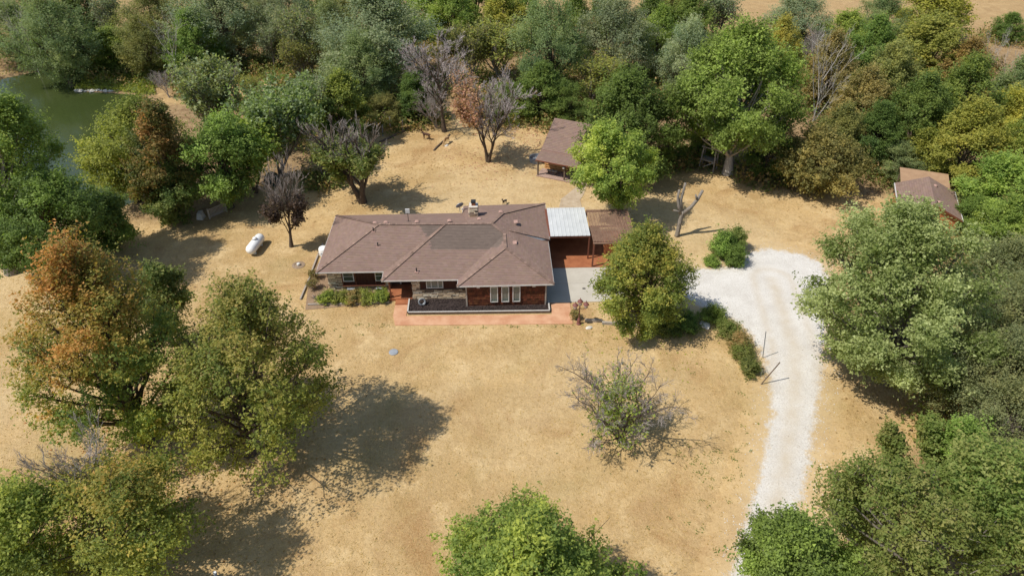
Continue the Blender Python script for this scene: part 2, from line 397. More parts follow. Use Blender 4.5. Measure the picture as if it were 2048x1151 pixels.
def gen_branchy(seed, H, Rr, counts=(7, 6, 6, 5), trunk=.3, up=.35, leaf_n=0, leaf=.25, leaf_z=None, tr=None, spread=.9,
                leaf_sig=.35, multi=1, hue=None, off=(0, 0), droop=0., twr=.012):
    """bare skeleton; returns wood (V,F), twigs (V,F), leaves or None"""
    rng = np.random.default_rng(seed)
    tr = tr or .024 * H
    Vs, Fs, TVs, TFs = [], [], [], []
    def emit(P, Rad, k, A, B):
        V, F = tubes(P, Rad, k); n = sum(map(len, A)); A.append(V); B.append(F + n)
    S = []
    for j in range(multi):
        s = np.linspace(0, 1, 6)[:, None]
        a = rng.uniform(0, 6.28); sp = (0 if multi == 1 else .38)
        e = np.array([math.cos(a) * Rr * sp + off[0] * .6, math.sin(a) * Rr * sp + off[1] * .6, H * (.74 if multi == 1 else rng.uniform(.5, .72))])
        p = e * s + np.concatenate([np.sin(s * 5 + rng.uniform(0, 6)) * .012 * H * s, np.cos(s * 4 + rng.uniform(0, 6)) * .012 * H * s, 0 * s], 1)
        S.append(p)
    P = np.stack(S); Rad = tr / multi ** .4 * (1 - .85 * np.linspace(0, 1, 6))[None] * np.ones((multi, 1)); Rad[:, 0] *= 1.4
    emit(P, Rad, 8, Vs, Fs)
    ends = None
    L = np.full(len(P), H * .74)
    for lev, cnt in enumerate(counts):
        B = len(P); n = P.shape[1]
        lo = trunk if lev == 0 else .18
        tpos = lo + (1 - lo) * ((np.arange(cnt)[None] + rng.random((B, cnt))) / cnt) ** (.9 if lev == 0 else .8)
        ii = np.clip(tpos * (n - 1), 0, n - 1.001); i0 = ii.astype(int); fr = (ii - i0)[..., None]
        b = np.arange(B)[:, None]
        st = P[b, i0] * (1 - fr) + P[b, i0 + 1] * fr
        tg = P[b, i0 + 1] - P[b, i0]; tg /= np.linalg.norm(tg, axis=2, keepdims=True) + 1e-9
        az = rng.uniform(0, 6.28, (B, 1)) + np.arange(cnt)[None] * 2.4 + rng.uniform(-.4, .4, (B, cnt))
        if lev == 0: side = np.stack([np.cos(az), np.sin(az), 0 * az], -1)
        else:
            side = rng.normal(size=(B, cnt, 3)); side -= (side * tg).sum(-1, keepdims=True) * tg
            side /= np.linalg.norm(side, axis=2, keepdims=True) + 1e-9
        ang = rng.uniform(.5, 1.0, (B, cnt))[..., None] * spread
        d = tg * np.cos(ang) + side * np.sin(ang); d[..., 2] += up * (.5 if lev == 0 else .3) - droop * lev * .15
        d /= np.linalg.norm(d, axis=2, keepdims=True)
        if lev == 0:
            ln = np.minimum(Rr * rng.uniform(.75, 1.1, (B, cnt)) / np.maximum(np.hypot(d[..., 0], d[..., 1]), .45),
                            (H * 1.02 - st[..., 2]) / np.maximum(d[..., 2], .15))
            if multi > 1: ln = ln * .62
        else: ln = L[:, None] * rng.uniform(.34, .58, (B, cnt)) * (1 - .35 * tpos)
        m = 5 if lev == 0 else (4 if lev < 2 else (3 if lev < len(counts) - 1 else 2))
        q = np.linspace(0, 1, m)[None, None, :, None]
        wig = rng.normal(size=(B, cnt, m, 3)) * ln[..., None, None] * .05 * q
        NP = st[:, :, None] + d[:, :, None] * ln[..., None, None] * q + wig
        NP[..., 2] += (q[..., 0] ** 2) * ln[..., None] * (.12 * up - .18 * droop * lev)
        NP[..., 2] = np.maximum(NP[..., 2], .1)
        r0 = max(tr * .37 ** (lev + 1), twr)
        NR = r0 * (1 - .7 * q[..., 0]) * rng.uniform(.75, 1.2, (B, cnt))[..., None]
        P = NP.reshape(-1, m, 3); NR = NR.reshape(-1, m); L = ln.reshape(-1)
        if lev < 2: emit(P, NR, 5 if lev == 0 else 4, Vs, Fs)
        else: emit(P, NR, 3, TVs, TFs)
        ends = P[:, -1]
        if lev == len(counts) - 1: ends = np.concatenate([P[:, -1], P[:, 1]])
    W = (np.concatenate(Vs), np.concatenate(Fs)); W[0][:, 2] = np.where(W[0][:, 2] < .02, W[0][:, 2] - .25, W[0][:, 2])
    T = (np.concatenate(TVs), np.concatenate(TFs)) if TVs else None
    LF = None
    if leaf_n:
        w = np.ones(len(ends)) if leaf_z is None else np.clip(leaf_z(ends / np.array([Rr, Rr, H])), 0, None)
        if w.sum() > 0:
            k = rng.choice(len(ends), leaf_n, p=w / w.sum())
            p = ends[k] + rng.normal(size=(leaf_n, 3)) * leaf_sig
            p[:, 2] = np.maximum(p[:, 2], .06)
            nr = np.array([0, 0, .7]) + rng.normal(size=p.shape) * .6
            V, F = leaves(rng, p, nr, leaf)
            r = rng.normal(size=leaf_n)
            tint = np.clip(1 + .18 * rng.normal(size=leaf_n), .5, 1.6)[:, None] * (hue(p[:, 2] / H, r, p / Rr) if hue else (1 + r[:, None] * np.array([.12, .03, -.02])))
            LF = (V, F, np.repeat(np.clip(tint, .02, 6), 3, 0))
    return W, T, LF

# ------------------------------------------------------------------ terrain, pond, gravel
def inside(poly, X, Y):
    poly = np.asarray(poly); r = np.zeros(X.shape, bool); n = len(poly)
    for i in range(n):
        x0, y0 = poly[i]; x1, y1 = poly[(i + 1) % n]
        c = ((y0 > Y) != (y1 > Y)) & (X < (x1 - x0) * (Y - y0) / (y1 - y0 + 1e-12) + x0); r ^= c
    return r
def seg_dist(poly, X, Y, closed=True):
    poly = np.asarray(poly); d = np.full(X.shape, 1e9); n = len(poly)
    for i in range(n if closed else n - 1):
        a = poly[i]; b = poly[(i + 1) % n]; ab = b - a
        t = np.clip(((X - a[0]) * ab[0] + (Y - a[1]) * ab[1]) / (ab @ ab + 1e-9), 0, 1)
        d = np.minimum(d, np.hypot(X - a[0] - t * ab[0], Y - a[1] - t * ab[1]))
    return d
def sdf(poly, X, Y): return seg_dist(poly, X, Y) * np.where(inside(poly, X, Y), -1, 1)
def pxpoly(l, z=0): return np.array([at(x, y, z)[:2] for x, y in l])

POND = pxpoly([(-160, 300), (-90, 200), (0, 160), (60, 148), (128, 134), (143, 96), (172, 90), (176, 138), (158, 170), (147, 180), (158, 184),
               (205, 180), (262, 184), (292, 190), (300, 225), (300, 280), (290, 340), (268, 402), (190, 425), (80, 440), (-40, 440), (-160, 400)], -.5)
WATER_Z = -.5
ISL = pxpoly([(150, 180), (168, 163), (184, 145), (240, 138), (305, 140), (312, 192), (262, 185), (205, 181)], -.35)
def ground_z(X, Y):
    s = sdf(POND, X, Y); k = np.clip((2.2 - s) / 4.0, 0, 1); z = -1.15 * k * k * (3 - 2 * k)
    q = sdf(ISL, X, Y); return np.maximum(z, np.where(q < 3, -.42 + np.clip(-q, -3, 1.6) * .22, -9))
def gz(x, y): return float(ground_z(np.array([float(x)]), np.array([float(y)]))[0])

WOODS = [pxpoly([(-200, 0), (900, -20), (2300, -60), (2300, 520), (1960, 420), (1760, 395), (1560, 375), (1460, 340), (1340, 340), (1190, 245), (1090, 235), (900, 215), (780, 200), (640, 260), (520, 150), (330, 190), (300, 130), (-200, 150)]),
         pxpoly([(1900, 400), (2300, 400), (2300, 1300), (1660, 1300), (1760, 1000), (1880, 850), (1930, 700)]),
         pxpoly([(-200, 430), (120, 440), (300, 440), (400, 445), (450, 425), (540, 370), (640, 330), (700, 270), (560, 200), (330, 210), (290, 330), (240, 420)])]
axx = np.concatenate([[-3000, -1500, -800, -400, -220, -160, -125], np.arange(-105, 85, 1.2), [95, 115, 150, 220, 400, 800, 1500, 3000]])
axy = np.concatenate([[-1500, -600, -200, -60, -10], np.arange(8, 160, 1.2), [170, 185, 210, 250, 320, 450, 700, 1200, 2500, 5000]])
GX, GY = np.meshgrid(axx, axy)
soil = np.zeros(GX.shape)
for w in WOODS: soil = np.maximum(soil, np.clip(.5 - sdf(w, GX, GY) / 7, 0, 1))
soil *= np.where(GY > 118, np.clip(1 - (GY - 118) / 25, .25, 1), 1)
soil = np.maximum(soil, np.clip((3.2 - np.abs(sdf(POND, GX, GY))) / 3, 0, 1) * .9)
nx, ny = len(axx), len(axy); ii = np.arange(nx * ny).reshape(ny, nx)
GF = np.stack([ii[:-1, :-1], ii[:-1, 1:], ii[1:, 1:], ii[1:, :-1]], -1).reshape(-1, 4)
g = link('ground', fast_mesh('ground', np.stack([GX, GY, ground_z(GX, GY)], -1).reshape(-1, 3), GF, M['ground'], smooth=True, attrs={'soil': soil.ravel(), 'field': np.clip((GY - 112) / 10, 0, 1).ravel()}))
tag(g, kind='structure', label='dry tan lawn and field with brown woodland floor')

def sheet(name, poly, z, cell, m, margin, soft, track=None, label=None):
    x0, y0 = poly.min(0) - margin; x1, y1 = poly.max(0) + margin
    X, Y = np.meshgrid(np.arange(x0, x1, cell), np.arange(y0, y1, cell))
    s = sdf(poly, X, Y); keep = s < margin
    idx = np.arange(X.size).reshape(X.shape)
    k = keep[:-1, :-1] & keep[:-1, 1:] & keep[1:, 1:] & keep[1:, :-1]
    F = np.stack([idx[:-1, :-1], idx[:-1, 1:], idx[1:, 1:], idx[1:, :-1]], -1)[k]
    u = np.unique(F); rm = np.full(X.size, -1); rm[u] = np.arange(len(u)); F = rm[F]
    V = np.stack([X, Y, np.full(X.shape, z)], -1).reshape(-1, 3)[u]
    at_ = {'edge': np.clip(.5 - s / soft, 0, 1).ravel()[u]}
    tr = np.zeros(X.shape)
    if track is not None:
        d = seg_dist(track, X, Y, closed=False); tr = np.exp(-((d / .6) ** 2)) + .8 * np.exp(-(((d - 1.75) / .35) ** 2))
    at_['track'] = tr.ravel()[u]; at_['shoulder'] = np.clip((margin - .4 - s) / (margin - .4), 0, 1).ravel()[u]
    o = link(name, fast_mesh(name, V, F, m, attrs=at_)); tag(o, kind='structure', label=label); return o
ROAD = pxpoly([(1352, 540), (1358, 590), (1405, 612), (1450, 628), (1490, 655), (1522, 700), (1541, 760), (1543, 830), (1531, 900), (1510, 980), (1488, 1060), (1458, 1170), (1425, 1300), (1555, 1300), (1562, 1170), (1594, 1040), (1612, 950), (1626, 880), (1637, 810), (1643, 740), (1648, 680), (1660, 610), (1660, 560), (1640, 525), (1590, 505), (1530, 497), (1492, 508), (1478, 532), (1420, 537)])
TRACK = pxpoly([(1545, 560), (1590, 700), (1588, 800), (1575, 900), (1552, 1000), (1525, 1100), (1500, 1200)])
sheet('gravel_driveway', ROAD, .006, .35, M['gravel'], 2.4, 2.3, TRACK, 'white gravel drive curving from the turning circle to the lower edge')
# pond water sheet
x0, y0 = POND.min(0) - 3; x1, y1 = POND.max(0) + 3
X, Y = np.meshgrid(np.arange(x0, x1, 1.), np.arange(y0, y1, 1.)); s_ = sdf(POND, X, Y); kp = s_ < 2.0
idx = np.arange(X.size).reshape(X.shape); k_ = kp[:-1, :-1] & kp[:-1, 1:] & kp[1:, 1:] & kp[1:, :-1]
Fw = np.stack([idx[:-1, :-1], idx[:-1, 1:], idx[1:, 1:], idx[1:, :-1]], -1)[k_]
uu = np.unique(Fw); rm = np.full(X.size, -1); rm[uu] = np.arange(len(uu))
w = link('pond_water', fast_mesh('pond_water', np.stack([X, Y, np.full(X.shape, WATER_Z)], -1).reshape(-1, 3)[uu], rm[Fw], M['water'], smooth=True))
tag(w, kind='structure', label='murky green farm pond reaching the left edge')

# ------------------------------------------------------------------ paved areas round the house (house frame)
HX, HY, HA = -17.36, 50.19, R(2.0)
def hw(u, v): return (HX + u * math.cos(HA) - v * math.sin(HA), HY + u * math.sin(HA) + v * math.cos(HA))
def slab(name, poly, z0, z1, m, label):
    o = MB().prism([hw(*p) for p in poly], z0, z1).build(name, m); return tag(o, kind='structure', label=label)
slab('concrete_driveway', [(20.3, -1.75), (27.6, -1.75), (27.6, 1.0), (20.3, 1.0)], -.2, .05, M['concrete'], 'pale concrete slab beside the garage')
slab('concrete_driveway', [(20.3, 1.02), (27.6, 1.02), (27.6, 3.5), (20.3, 3.5)], -.2, .05, M['concrete'], 'pale concrete slab in front of the carport')
MB().box(-.14, .14, -.09, .09, 0, .012).build('drain_cover', M['black'])
bpy.data.objects['drain_cover'].location = (*hw(24.0, .2), .05); tag(bpy.data.objects['drain_cover'], 'small dark drain cover set in the sunny concrete slab', 'drain cover')
slab('patio', [(20.3, 3.52), (29.5, 3.52), (29.5, 9.9), (20.3, 9.9)], -.2, .07, M['terracotta'], 'orange stained concrete floor under the carport')
WALK = [(6.85, -3.1), (7.15, -4.42), (22.45, -4.75), (22.5, -1.78), (20.75, -1.78), (20.75, -3.42), (8.0, -3.2), (8.0, -1.0), (6.9, -1.0)]
slab('sidewalk', WALK[:], -.2, .045, M['walk'], 'peach stamped concrete walk along the front planter')
slab('porch_step', [(6.9, -1.62), (8.35, -1.62), (8.35, -1.0), (6.9, -1.0)], -.1, .14, M['terracotta'], 'low terracotta step up to the porch')
slab('porch_slab', [(6.25, -1.0), (8.45, -1.0), (8.45, 1.3), (6.25, 1.3)], -.1, .26, M['terracotta'], 'terracotta porch floor before the front door')
slab('mulch_bed', [(-1.0, -2.0), (6.2, -1.25), (6.2, .45), (.75, .45), (.75, 8.6), (-.5, 8.6), (-1.6, 3.0)], -.1, .035, M['bed'], 'dry mulch bed round the left corner of the house')
pth = pxpoly([(1118, 416), (1122, 398), (1138, 386), (1152, 374), (1172, 372), (1168, 388), (1160, 400), (1164, 416)])
o = MB().prism([tuple(p) for p in pth], -.1, .03).build('garden_path', M['pathstone']); tag(o, kind='structure', label='worn stone path from the carport to the cabin porch')

# ------------------------------------------------------------------ the house
house = thing('ranch_house', 'low brown shingled ranch house with stone front and cedar garage wing', 'house', (HX, HY, 0), HA)
E = 2.6
PT = dict(A=(0, 0, E), B=(.18, 9.66, E), ML2=(5.96, -.03, E), ML=(5.94, -1.42, E), GL2=(12.62, -1.47, E), GL=(12.54, -2.46, E), RF=(20.93, -2.43, E),
          RM2=(20.93, 4.3, E), RMid=(21.08, 4.4, E + .16), RR=(21.13, 11.15, E + .08), RS2=(12.8, 11.07, E), RS1=(12.75, 9.70, E),
          K1=(5.16, 4.85, 4.45), K2=(11.33, 4.6, 4.5), K3=(15.63, 4.55, 4.5), K4=(16.7, 6.8, 4.2), K5=(16.8, 3.44, 4.06), K6=(16.83, 1.29, 3.97),
          J=(17.2, 4.15, 4.0), KV=(13.45, 4.7, 4.48))
FACES = [('A', 'B', 'K1'), ('A', 'K1', 'K2', 'ML2'), ('ML', 'ML2', 'K2'), ('ML', 'K2', 'K3', 'K5', 'GL2'), ('GL', 'GL2', 'K5', 'K6'), ('GL', 'K6', 'RF'),
         ('RF', 'K6', 'K5', 'J', 'RM2'), ('RMid', 'J', 'K5', 'K3', 'K4', 'RR'), ('B', 'RS1', 'KV', 'K2', 'K1'), ('RS1', 'RS2', 'KV'), ('RS2', 'RR', 'K4', 'K3', 'KV')]
EAVE = [('A', 'B'), ('A', 'ML2'), ('ML', 'ML2'), ('ML', 'GL2'), ('GL', 'GL2'), ('GL', 'RF'), ('RF', 'RM2'), ('RMid', 'RR'), ('B', 'RS1'), ('RS1', 'RS2'), ('RS2', 'RR')]
def clip_tri(poly, tri):
    for i in range(3):
        a = tri[i]; b = tri[(i + 1) % 3]; o = []
        sd = lambda p: (b[0] - a[0]) * (p[1] - a[1]) - (b[1] - a[1]) * (p[0] - a[0])
        for j in range(len(poly)):
            p = poly[j]; q = poly[(j + 1) % len(poly)]; dp, dq = sd(p), sd(q)
            if dp >= 0: o.append(p)
            if (dp > 0) != (dq > 0) and abs(dp - dq) > 1e-12:
                t = dp / (dp - dq); o.append(tuple(p[k] + t * (q[k] - p[k]) for k in range(3)))
        poly = o
        if len(poly) < 3: return []
    return poly
def shingle_roof(faces, eaves, parent, seed=1, exposure=.17, tabw=.32, patch=None, drop=.05, mname='shingle', base=True):
    """faces: lists of 3-D points; eaves: the eave edge of each. Builds the deck and every shingle tab"""
    rnd = random.Random(seed); mb = MB(); dk = MB()
    for F, (ea, eb) in zip(faces, eaves):
        ea, eb = Vector(ea), Vector(eb); e = (eb - ea).to_2d().normalized()
        pr = Vector((-e.y, e.x)); c = sum((Vector(p) for p in F), Vector()) / len(F)
        if (c.to_2d() - ea.to_2d()).dot(pr) < 0: pr = -pr
        L = [(((Vector(p) - ea).to_2d()).dot(e), ((Vector(p) - ea).to_2d()).dot(pr), p[2]) for p in F]
        tris = tessellate_polygon([[Vector((l[0], l[1], 0)) for l in L]])
        for t in tris:
            T = [L[i] for i in t]
            ar = (T[1][0] - T[0][0]) * (T[2][1] - T[0][1]) - (T[1][1] - T[0][1]) * (T[2][0] - T[0][0])
            if abs(ar) < 1e-6: continue
            if ar < 0: T = [T[0], T[2], T[1]]; ar = -ar
            def zz(x, y):
                w1 = ((T[1][0] - x) * (T[2][1] - y) - (T[1][1] - y) * (T[2][0] - x)) / ar
                w2 = ((T[2][0] - x) * (T[0][1] - y) - (T[2][1] - y) * (T[0][0] - x)) / ar
                return w1 * T[0][2] + w2 * T[1][2] + (1 - w1 - w2) * T[2][2]
            def W(p): q = ea.to_2d() + e * p[0] + pr * p[1]; return (q.x, q.y, p[2])
            if base: dk.add([W((x, y, z - drop)) for x, y, z in T], [(0, 1, 2)])
            y0 = min(q[1] for q in T); y1 = max(q[1] for q in T); x0 = min(q[0] for q in T); x1 = max(q[0] for q in T)
            r = int(y0 // exposure)
            while r * exposure < y1:
                rr = random.Random(seed * 977 + r); off = rr.random() * tabw; k = int((x0 - off) // tabw)
                rowv = rr.uniform(.99, 1.01)
                while k * tabw + off < x1:
                    a = k * tabw + off; tr = random.Random((r * 7919 + k * 104729 + seed) & 0xffffff)
                    q = [(a, r * exposure, .016), (a + tabw, r * exposure, .016), (a + tabw, (r + 1) * exposure, .0), (a, (r + 1) * exposure, .0)]
                    q = clip_tri(q, T)
                    if q:
                        v = tr.gauss(1, .05) * rowv; tn = (v, v * tr.uniform(.97, 1.03), v * tr.uniform(.95, 1.05))
                        cx, cy = a + tabw / 2, (r + .5) * exposure; wp = W((cx, cy, 0))
                        if patch and patch(wp[0], wp[1]): tn = (v * .66, v * .74, v * .76)
                        mb.add([W((x, y, zz(x, y) + dz)) for x, y, dz in q], [list(range(len(q)))], tn)
                    k += 1
                r += 1
    if base: dk.build('roof', M['roof_base'], parent)
    return mb.build('shingles', M[mname], parent, kind='stuff')
PATCH = np.array([(8.6, 4.95), (10.0, 3.0), (10.15, 1.85), (16.2, 1.75), (16.85, 2.6), (16.8, 3.44), (15.6, 4.6), (15.0, 4.75)])
def in_patch(u, v): return bool(inside(PATCH, np.array([u]), np.array([v]))[0])
shingle_roof([[PT[n] for n in f] for f in FACES], [(PT[a], PT[b]) for a, b in EAVE], house, 3, patch=in_patch)
roofo = [c for c in house.children if c.name.startswith('roof')][0]
# grey flashing under the rear wing's raised corner
MB().add([PT['J'], (PT['RMid'][0], PT['RMid'][1], PT['RMid'][2] - .01), (20.3, 4.12, 2.86)], [(0, 1, 2)]).build('flashing', M['grey_metal'], house)
MB().add([(20.0, 4.32, 2.6), (21.0, 4.34, 2.6), (21.05, 4.36, 2.74), (20.0, 4.3, 2.95)], [(0, 1, 2, 3)]).build('end_board', M['post_red'], house)
# hip and ridge caps
cap = MB(); rnd = random.Random(5)
for a, b in [('A', 'K1'), ('K1', 'K2'), ('K2', 'K3'), ('ML', 'K2'), ('GL', 'K6'), ('RF', 'K6'), ('K6', 'K5'), ('K5', 'K3'), ('K3', 'K4'), ('K4', 'RR'), ('B', 'K1'), ('J', 'RMid')]:
    p, q = Vector(PT[a]), Vector(PT[b]); n = max(1, int((q - p).length / .22)); d = (q - p) / n
    for i in range(n):
        v = rnd.gauss(.97, .12); cap.beam(p + d * i + Vector((0, 0, .035)), p + d * (i + 1) + Vector((0, 0, .06)), .26, .03, (v, v, v * .98))
cap.build('ridge_caps', M['shingle'], house, kind='stuff')
# fascia / drip edge along the eaves, one length per eave
for a, b in EAVE:
    p, q = Vector(PT[a]), Vector(PT[b]); d = (q - p).normalized() * .02
    z = Vector((0, 0, -.05))
    MB().beam(p + z - d, q + z + d, .06, .10).build('fascia_board', M['white_trim'], house)
# soffit slabs just under the eaves
MB().prism([(.05, .05), (5.9, .05), (5.98, -1.36), (12.6, -1.42), (12.6, -2.38), (20.85, -2.36), (21.0, 11.05), (12.85, 11.0), (12.75, 9.62), (.2, 9.6)], E - .19, E - .12).build('soffit', M['redwood'], house)
# walls
WT = E - .195
wall = MB().prism([(.8, .5), (6.25, .5), (6.25, 1.25), (8.5, 1.25), (8.5, -1.05), (13.28, -1.05), (13.28, -2.15), (20.3, -2.15), (20.3, 10.5), (13.3, 10.5), (13.3, 9.1), (.8, 9.1)], -.1, WT)
wall.build('wall', M['mortar'], house)
def stones(mb, p0, p1, z0, z1, nrm, seed, top=None):
    rnd = random.Random(seed); p0, p1 = Vector((*p0, 0)), Vector((*p1, 0)); L = (p1 - p0).length; t = (p1 - p0) / L; n = Vector((*nrm, 0)); z = z0
    pal = [(.74, .60, .42), (.60, .46, .31), (.80, .69, .52), (.40, .285, .185), (.66, .50, .33), (.20, .135, .09), (.76, .63, .44), (.32, .225, .15)]
    while z < z1 - .04:
        h = min(rnd.uniform(.085, .17), z1 - z); x = 0
        while x < L - .02:
            w = min(rnd.uniform(.28, .9), L - x); c = rnd.choice(pal); k = rnd.uniform(.85, 1.15)
            a = p0 + t * (x + .02) + n * -.02; b = p0 + t * (x + w - .02) + n * -.02; dp = rnd.uniform(.045, .085)
            zb, zt = z + .013, z + h - .013
            jz = rnd.uniform(-.012, .012)
            V = [a + Vector((0, 0, zb)), b + Vector((0, 0, zb + jz)), b + Vector((0, 0, zt)), a + Vector((0, 0, zt + jz))]
            V += [v + n * dp * rnd.uniform(.8, 1.15) for v in V]
            mb.add(V, [(4, 5, 6, 7), (0, 1, 5, 4), (1, 2, 6, 5), (2, 3, 7, 6), (3, 0, 4, 7)], tuple(ci * k for ci in c)); x += w
        z += h
sv = MB()
stones(sv, (.8, .5), (2.05, .5), 0, WT, (0, -1), 1); stones(sv, (2.05, .5), (6.25, .5), 0, .78, (0, -1), 2); stones(sv, (5.85, .5), (6.25, .5), .78, WT, (0, -1), 21)
stones(sv, (8.5, -1.05), (13.2, -1.05), 0, 1.28, (0, -1), 3); stones(sv, (8.5, -1.05), (9.2, -1.05), 1.28, WT, (0, -1), 4)
stones(sv, (8.5, 1.2), (8.5, -1.05), .26, WT, (-1, 0), 5); stones(sv, (.8, 9.1), (.8, .5), 0, WT, (-1, 0), 6); stones(sv, (6.25, .5), (6.25, 1.25), .26, WT, (1, 0), 7)
sv.build('stone_veneer', M['stone'], house, kind='stuff')
# wood upper walls
for u0, u1, v, z0 in ((2.06, 5.84, .45, .84), (9.21, 13.2, -1.10, 1.36)):
    for i in range(int((u1 - u0) / .28)):
        a = u0 + i * (u1 - u0) / int((u1 - u0) / .28); b = u0 + (i + 1) * (u1 - u0) / int((u1 - u0) / .28)
        MB().box(a + .006, b - .006, v, v + .06, z0, WT - .003).build('siding_board', M['redwood'], house)
MB().box(2.04, 5.87, .30, .50, .78, .84).build('window_ledge', M['post_red'], house)
for u in (2.06, 3.22, 5.0, 5.8):
    MB().box(u, u + .08, .395, .449, .84, WT - .004).build('mullion_post', M['post_red'], house)
MB().box(9.2, 13.2, -1.19, -1.04, 1.285, 1.355).build('stone_ledge', M['old_wood'], house)
# cedar shakes on the garage wing front
sh = MB(); rnd = random.Random(8); z = .12
while z < WT - .02:
    u = 13.34
    while u < 20.24:
        w = min(rnd.uniform(.13, .34), 20.26 - u); k = rnd.uniform(.6, 1.45); zt = min(z + .31, WT - .004); zb = z - rnd.uniform(0, .03); g2 = rnd.uniform(.028, .06)
        sh.add([(u + .008, -2.155 - g2, zb), (u + w - .008, -2.155 - g2, zb), (u + w - .008, -2.165, zt), (u + .008, -2.165, zt), (u + .008, -2.152, zb), (u + w - .008, -2.152, zb)],
               [(0, 1, 2, 3), (0, 4, 5, 1), (0, 3, 4), (1, 5, 2)], (k, k * rnd.uniform(.85, 1.1), k)); u += w
    z += .27
sh.build('shake_siding', M['shake'], house, kind='stuff')
for u in (13.24, 20.2): MB().box(u, u + .12, -2.23, -2.14, -.05, WT - .006).build('corner_board', M['timber'], house)
def window(parent, u0, u1, z0, z1, v, pane='glass', mull=(), bars=(), fw=.07, wood='white_trim'):
    f = MB()
    f.box(u0, u0 + fw, v - .05, v + .03, z0, z1).box(u1 - fw, u1, v - .05, v + .03, z0, z1)
    f.box(u0 + fw, u1 - fw, v - .048, v + .03, z0, z0 + fw).box(u0 + fw, u1 - fw, v - .048, v + .03, z1 - fw, z1)
    w = f.build('window', M[wood], parent)
    MB().box(u0 + fw - .005, u1 - fw + .005, v - .012, v + .01, z0 + fw - .005, z1 - fw + .005).build('pane', M[pane], w)
    for x in mull: MB().box(x - .03, x + .03, v - .045, v - .014, z0 + fw, z1 - fw).build('mullion', M[wood], w)
    for y in bars: MB().box(u0 + fw, u1 - fw, v - .04, v - .014, y - .02, y + .02).build('glazing_bar', M[wood], w)
    return w
window(house, 2.18, 3.16, 1.28, 2.38, .40, mull=(), bars=(1.83,))
window(house, 5.06, 5.80, 1.28, 2.38, .40, bars=(1.83,))
window(house, 9.75, 11.25, 1.50, 2.36, -1.15, 'curtain', mull=(10.2, 10.8))
for u in (15.72, 16.7, 17.68): window(house, u - .34, u + .34, .62, 2.33, -2.23, 'curtain', fw=.075)
# front door in the porch recess
d = MB().box(7.1, 7.22, 1.16, 1.24, .262, 2.38).box(8.1, 8.22, 1.16, 1.24, .262, 2.38).box(7.22, 8.1, 1.16, 1.24, 2.26, 2.38).build('door_frame', M['white_trim'], house)
dd = MB().box(7.23, 8.09, 1.19, 1.235, .262, 2.25).build('door', M['redwood'], house); MB().box(7.42, 7.9, 1.175, 1.189, 1.2, 2.1).build('pane', M['glass'], dd); MB().box(8.0, 8.05, 1.13, 1.189, 1.1, 1.2).build('handle', M['grey_metal'], dd)
MB().box(6.40, 6.52, -.86, -.74, .262, WT).build('porch_post', M['post_red'], house)
for u, v, w in ((2.75, .40, .62), (5.3, .40, .5)):
    a = MB().box(u - w / 2, u + w / 2, v - .03, v + .03, .28, .46).build('crawl_vent', M['black'], house)
    MB().add([(u - w / 2 - .05, v + .02, .56), (u + w / 2 + .05, v + .02, .56), (u + w / 2 + .05, v - .2, .49), (u - w / 2 - .05, v - .2, .49)], [(0, 1, 2, 3)]).build('hood', M['grey_metal'], a)
for u in (14.35, 19.2):
    f = MB().box(u - .14, u + .14, -2.3, -2.23, 2.25, 2.36).build('flood_light', M['white_trim'], house)
f = MB().box(4.0, 4.3, .34, .45, 2.2, 2.32).build('flood_light', M['white_trim'], house)
# garage wing door on the carport side
gd = MB().box(20.30, 20.36, 5.2, 6.2, .07, 2.2).build('side_door', M['white_trim'], house)
# chimney
ch = MB(); stones(ch, (13.55, 6.72), (14.35, 6.72), 3.7, 5.0, (0, -1), 31); stones(ch, (14.35, 6.72), (14.35, 7.6), 3.7, 5.0, (1, 0), 32); stones(ch, (13.55, 7.6), (13.55, 6.72), 3.7, 5.0, (-1, 0), 33); stones(ch, (14.35, 7.6), (13.55, 7.6), 3.7, 5.0, (0, 1), 34)
chm = MB().box(13.55, 14.35, 6.72, 7.6, 3.2, 5.02).build('chimney', M['rock'], house)
ch.build('chimney_stones', M['stone'], chm, kind='stuff')
MB().box(13.77, 14.13, 6.98, 7.36, 5.0, 5.3).build('flue', M['terracotta'], chm)
MB().box(13.72, 14.18, 6.93, 7.41, 5.33, 5.47).build('flue_cap', M['black'], chm)
MB().box(14.05, 14.2, 6.62, 6.7, 4.55, 4.66).build('weep_hole', M['black'], chm)
# roof vents and pipes
def vent(u, v, z, rot, wd=.42, l=.30):
    c, s = math.cos(rot), math.sin(rot)
    m = MB(); V = []
    for i in range(7):
        a = math.pi * i / 6; V.append((-wd / 2 * math.cos(a), .12 * math.sin(a) + .02))
    n = len(V); P = [(x, -l / 2, h) for x, h in V] + [(x, l / 2, h * .5) for x, h in V]
    P = [(u + x * c - y * s, v + x * s + y * c, z + h) for x, y, h in P]
    m.add(P, [(i, i + 1, n + i + 1, n + i) for i in range(n - 1)] + [list(range(n))])
    m.build('roof_vent', M['vent'], house)
for u, v, z in ((4.75, 5.4, 4.26), (5.75, 5.45, 4.27), (8.65, 5.45, 4.28), (11.7, 5.5, 4.30), (14.5, 5.6, 4.36), (16.55, 7.35, 4.05)): vent(u, v, z, math.pi)
for u, v, z in ((17.9, 5.55, 4.05), (17.7, 2.4, 3.78)): vent(u, v, z, math.pi / 2, .55, .36)
for u, v, z in ((4.75, 4.15, 4.18), (5.28, 2.55, 3.58), (8.95, -.55, 2.87)):
    p = MB().box(u - .17, u + .17, v - .18, v + .12, z - .05, z + .03).build('pipe_flashing', M['vent'], house)
    MB().tube([(u, v, z), (u, v, z + .40)], .055, 8).build('vent_pipe', M['black'], p)
